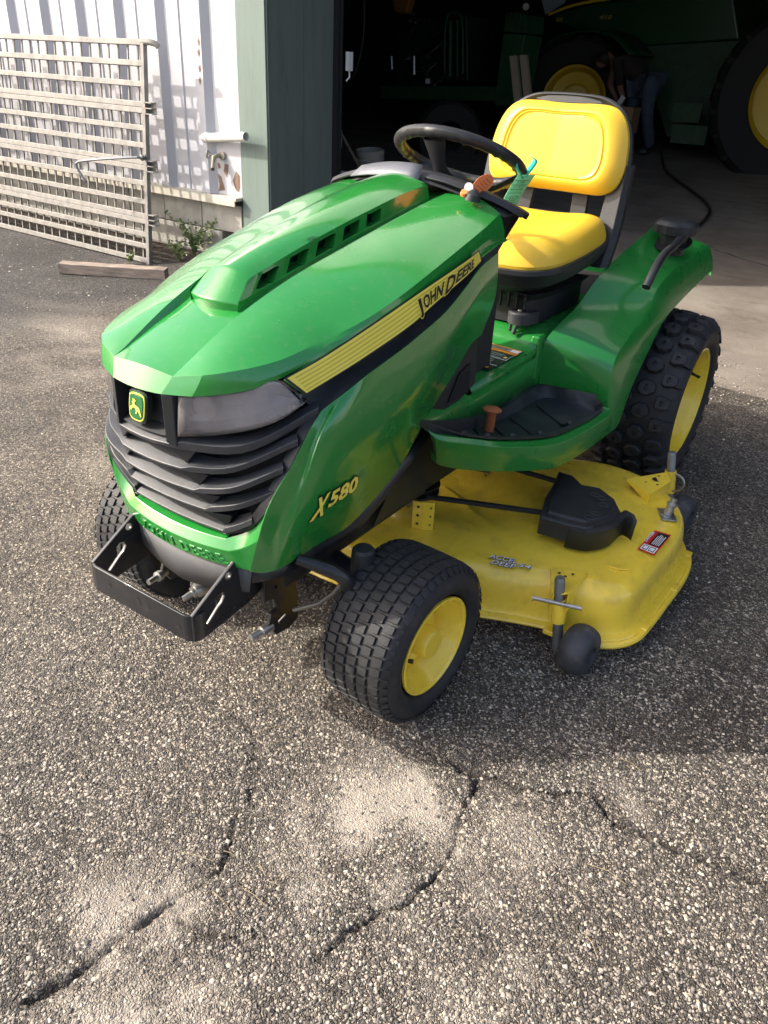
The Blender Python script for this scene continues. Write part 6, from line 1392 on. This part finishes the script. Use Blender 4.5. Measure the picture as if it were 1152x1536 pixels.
tc = V3((-4.8054,8.9000,0.5522)); mb = MB(); mb.lathe([(-.17, .2), (-.17, .40), (-.12, .44), (.12, .44), (.17, .40), (.17, .2)], tc, (.6, -.8, 0), 44)
for k in range(4): mb.lathe([(-.10+.06*k, .445), (-.09+.06*k, .452), (-.08+.06*k, .445)], tc, (.6, -.8, 0), 44)
mb.build('front_tyre', mat('old_dusty_tyre', (.035, .032, .028), .85), oc_, sharp=40)
mb = MB(); P = [(-5.1062,8.7000,1.2267), (-5.0338,8.7000,1.2300), (-5.0281,8.7000,1.1688), (-5.1008,8.7000,1.1652)]; mb.poly([V3(p) for p in P]); mb.build('label', BUCKW, oc_, smooth=False)
# upright boards
for lab_, P in (('pale upright board left of its pair in the dark shop doorway', [(-3.6577,8.2000,1.5157), (-3.5728,8.2000,1.5252), (-3.4232,8.2000,0.9912), (-3.5072,8.2000,0.9647)]), ('pale upright board right of its pair behind the yellow seat', [(-3.5301,8.2000,1.5266), (-3.4464,8.2000,1.5360), (-3.3156,8.2000,1.0815), (-3.3992,8.2000,1.0627)])):
    P = [V3(p) for p in P]; P[2] = P[2]+(P[2]-P[1])*1.1; P[3] = P[3]+(P[3]-P[0])*1.1; mb = MB(); mb.prism(P, (0, .06, 0)); o = mb.build('wooden_board', WOODI, bevel=.003, smooth=False); tag(o, lab_, 'board', 'boards standing in the shop')
# buckets
def bucket(c, r, h, m, label, tilt=0.0):
    t = empty('bucket', label, 'bucket', c, 'buckets inside the doorway'); mb = MB(); mb.lathe([(0, 0), (0, r*.84), (h*.72, r*.96), (h*.74, r*1.03), (h*.77, r*1.03), (h*.80, r*.98), (h*.86, r*1.04), (h, r*1.02), (h, r*.96), (h*.5, r*.9), (h*.2, 0)], (0, 0, 0), (0, 0, 1), 32); mb.build('pail', m, t, sharp=40)
    mb = MB(); mb.tube([(r*1.03*math.cos(a), r*1.03*math.sin(a)*.3-r*.9*math.sin(a), h*.85-r*.8*math.sin(a)) for a in [PI*k/14 for k in range(15)]], .004, 6); mb.build('handle', ZN2, t); t.rotation_euler = (tilt, 0, 0); return t
b1c = V3((-3.5902,5.4000,0.7153)); b2c = V3((-3.5103,4.9000,0.6076))
bucket((b1c.x, 5.4, FZ(5.4)+.16), .135, .34, BUCK, 'grubby beige bucket with a wire handle behind the bonnet', .1)
bk2 = bucket((b2c.x, 4.9, FZ(4.9)), .14, .36, BUCKW, 'clean white pail just inside the door edge')
b3 = V3((-3.2687,5.3000,0.5993)); bucket((b3.x, 5.3, FZ(5.3)), .15, .38, BUCK, 'pale shallow tub partly hidden by the tractor dash')
mb = MB(); mb.prism([V3((b2c.x, 4.75, b2c.z-.0))]*0 or [V3((b2c.x+.02, 4.752, .30)), V3((b2c.x+.07, 4.752, .30)), V3((b2c.x+.07, 4.752, .36)), V3((b2c.x+.02, 4.752, .36))], (0, .002, 0)); 
mb.build('pail_emblem', DBLK, bk2, smooth=False).location = (-b2c.x, -4.9, -FZ(4.9))
mb = MB(); mb.tube([(-3.4682,4.7000,0.8648), (-3.2111,4.7000,0.5599)], .013, 10); tag(mb.build('tool_handle', mat('worn_handle_wood', (.22, .16, .11), .7, var=.3)), 'worn wooden tool handle leaning beside the white pail', 'tool')
mb = MB(); mb.lathe([(0, 0), (0, .035), (.14, .035), (.19, .014), (.21, .014), (.21, 0)], V3((-3.5727,4.8500,0.6812)), (0, 0, 1), 18); tag(mb.build('spray_bottle', mat('pale_blue_bottle', (.45, .55, .65), .4)), 'pale plastic spray bottle beside the door edge', 'bottle')
mb = MB(); hs2 = [(-2.4546,10.8524,0.4000), (-1.8441,9.1955,0.3600), (-1.2629,8.1740,0.3100), (-0.9591,7.6240,0.2800), (-0.7811,7.1575,0.2400), (-0.6965,6.5507,0.2200), (-0.6907,6.1278,0.1900)]; 
hs2 = [V3((p[0], p[1], FZ(p[1])+.016)) for p in hs2]; mb.tube(cr(hs2, 50), .016, 8); tag(mb.build('air_hose', HOSE), 'dark rubber hose curving across the shop floor', 'hose')
mb = MB(); mb.tube(cr([(-3.4422,5.0000,1.8324), (-3.4329,5.0000,1.6205), (-3.4599,5.0000,1.4254), (-3.5323,5.0000,1.2470), (-3.6769,5.0000,1.1366)], 24), .007, 8); tag(mb.build('hanging_cable', BLKP), 'black cable hanging in a loop inside the door edge', 'cable')
mb = MB(); P = [(-5.4454,8.3000,2.1052), (-5.1468,8.3000,2.1058), (-5.2121,8.3000,1.9254), (-5.3728,8.3000,1.9237)]; mb.prism([V3(p) for p in P], (.02, .12, 0)); tag(mb.build('hoist_hook_block', mat('dull_orange_paint', (.16, .07, .015), .6), bevel=.02, smooth=False), 'dull orange hoist block hanging over the old chassis', 'hoist')
c = V3((-3.7147,8.6000,2.0284)); mb = MB(); mb.lathe([(0, 0), (0, .04), (.02, .035), (.02, 0)], c, (.2, -1, 0), 20); tag(mb.build('round_lamp', mat('lamp_glass', (.35, .36, .36), .2)), 'small round work lamp above the faded green column', 'lamp')
mb = MB(); mb.box(V3((-2.6582,9.6000,0.8951))+V3((0, .1, 0)), (.26, .3, .30)); tag(mb.build('cardboard_box', mat('brown_card', (.25, .15, .08), .8), bevel=.004, smooth=False), 'small brown box behind the bending person', 'box')
# ---- person bending to the big wheel: skin-modifier figure
def figure(name, label):
    foot = V3((-2.49, 10.40, FZ(10.4))); hip = V3((-2.6821,10.2500,1.3672)); H = hip.z-foot.z
    root = empty(name, label, 'person', (0, 0, 0))
    def skinned(nm, pts, edges, rad, m, root_i=0, sub=2):
        d = bpy.data.meshes.new(nm); d.from_pydata([tuple(p) for p in pts], edges, []); o = bpy.data.objects.new(nm, d); C.objects.link(o); o.parent = root
        md = o.modifiers.new('k', 'SKIN'); md.use_smooth_shade = True
        for i, v in enumerate(d.skin_vertices[0].data): v.radius = rad[i] if isinstance(rad[i], tuple) else (rad[i], rad[i]); v.use_root = i == root_i
        s = o.modifiers.new('s', 'SUBSURF'); s.levels = sub; s.render_levels = sub; d.materials.append(m); return o
    sh = V3((-3.0518,10.1500,1.5771)); nk = V3((-3.1664,10.1500,1.6033)); hd = V3((-3.2546,10.1500,1.5394))
    kneeR = V3((-2.5276,10.1000,0.9745)); footR = foot+V3((0, 0, .05)); kneeL = V3((-2.8348,10.3500,0.9516)); footL = V3((foot.x-.32, 10.5, FZ(10.5)+.05))
    legs = [hip, hip+V3((.10, -.05, -.05)), kneeR, footR+V3((0, 0, .06)), footR+V3((-.14, -.06, -.01)), hip+V3((-.10, .05, -.05)), kneeL, footL+V3((0, 0, .06)), footL+V3((-.14, -.06, -.01))]
    skinned('trousers', legs[:4]+legs[5:8], [(0, 1), (1, 2), (2, 3), (0, 4), (4, 5), (5, 6)], [.17, .12, .085, .07, .12, .085, .07], JEAN)
    skinned('boot', [legs[3]+V3((0, 0, -.04)), legs[4]], [(0, 1)], [.055, .04], BLKP, sub=1); skinned('boot', [legs[7]+V3((0, 0, -.04)), legs[8]], [(0, 1)], [.055, .04], BLKP, sub=1)
    eR, eL = sh+V3((.12, -.1, -.32)), sh+V3((-.1, .1, -.30)); hR, hL = V3((-2.8372,10.0000,1.1109)), V3((-3.0350,10.3000,1.0996))
    skinned('shirt', [hip, hip.lerp(sh, .5)+V3((0, 0, .04)), sh, sh+V3((.05, -.17, -.02)), eR, sh+V3((-.05, .17, -.02)), eL], [(0, 1), (1, 2), (2, 3), (3, 4), (2, 5), (5, 6)], [.16, .17, .17, .075, .055, .075, .055], SHIRT)
    skinned('body', [sh, nk, hd, hd+V3((-.09, -.03, -.05)), eR, hR, hR+V3((-.04, -.03, -.07)), eL, hL, hL+V3((-.04, -.03, -.07))], [(0, 1), (1, 2), (2, 3), (0, 4), (4, 5), (5, 6), (0, 7), (7, 8), (8, 9)], [.07, .06, .095, .06, .045, .032, .03, .045, .032, .03], SKIN)
    for hh in (hR, hL):
        for k in range(4): skinned('finger', [hh+V3((-.02+.012*k, -.02, -.05)), hh+V3((-.04+.016*k, -.03, -.09)), hh+V3((-.045+.016*k, -.02, -.12))], [(0, 1), (1, 2)], [.010, .009, .008], SKIN, sub=1)
    mb = MB(); mb.lathe([(-.02, .09), (.03, .105), (.08, .09), (.11, .05), (.12, 0)], hd+V3((0, 0, 0)), (.3, 0, 1), 20); mb.build('hair', HAIRM, root)
    return root
figure('person', 'person in brown shirt and blue jeans bending over beside the big front wheel')
mb = MB(); mb.box(V3((-2.8286,9.9000,1.1113)), (.06, .01, .10), Matrix.Rotation(.5, 3, 'Y')); tag(mb.build('paper_slip', BUCKW), 'white paper slip near the hands of the bending person', 'paper')
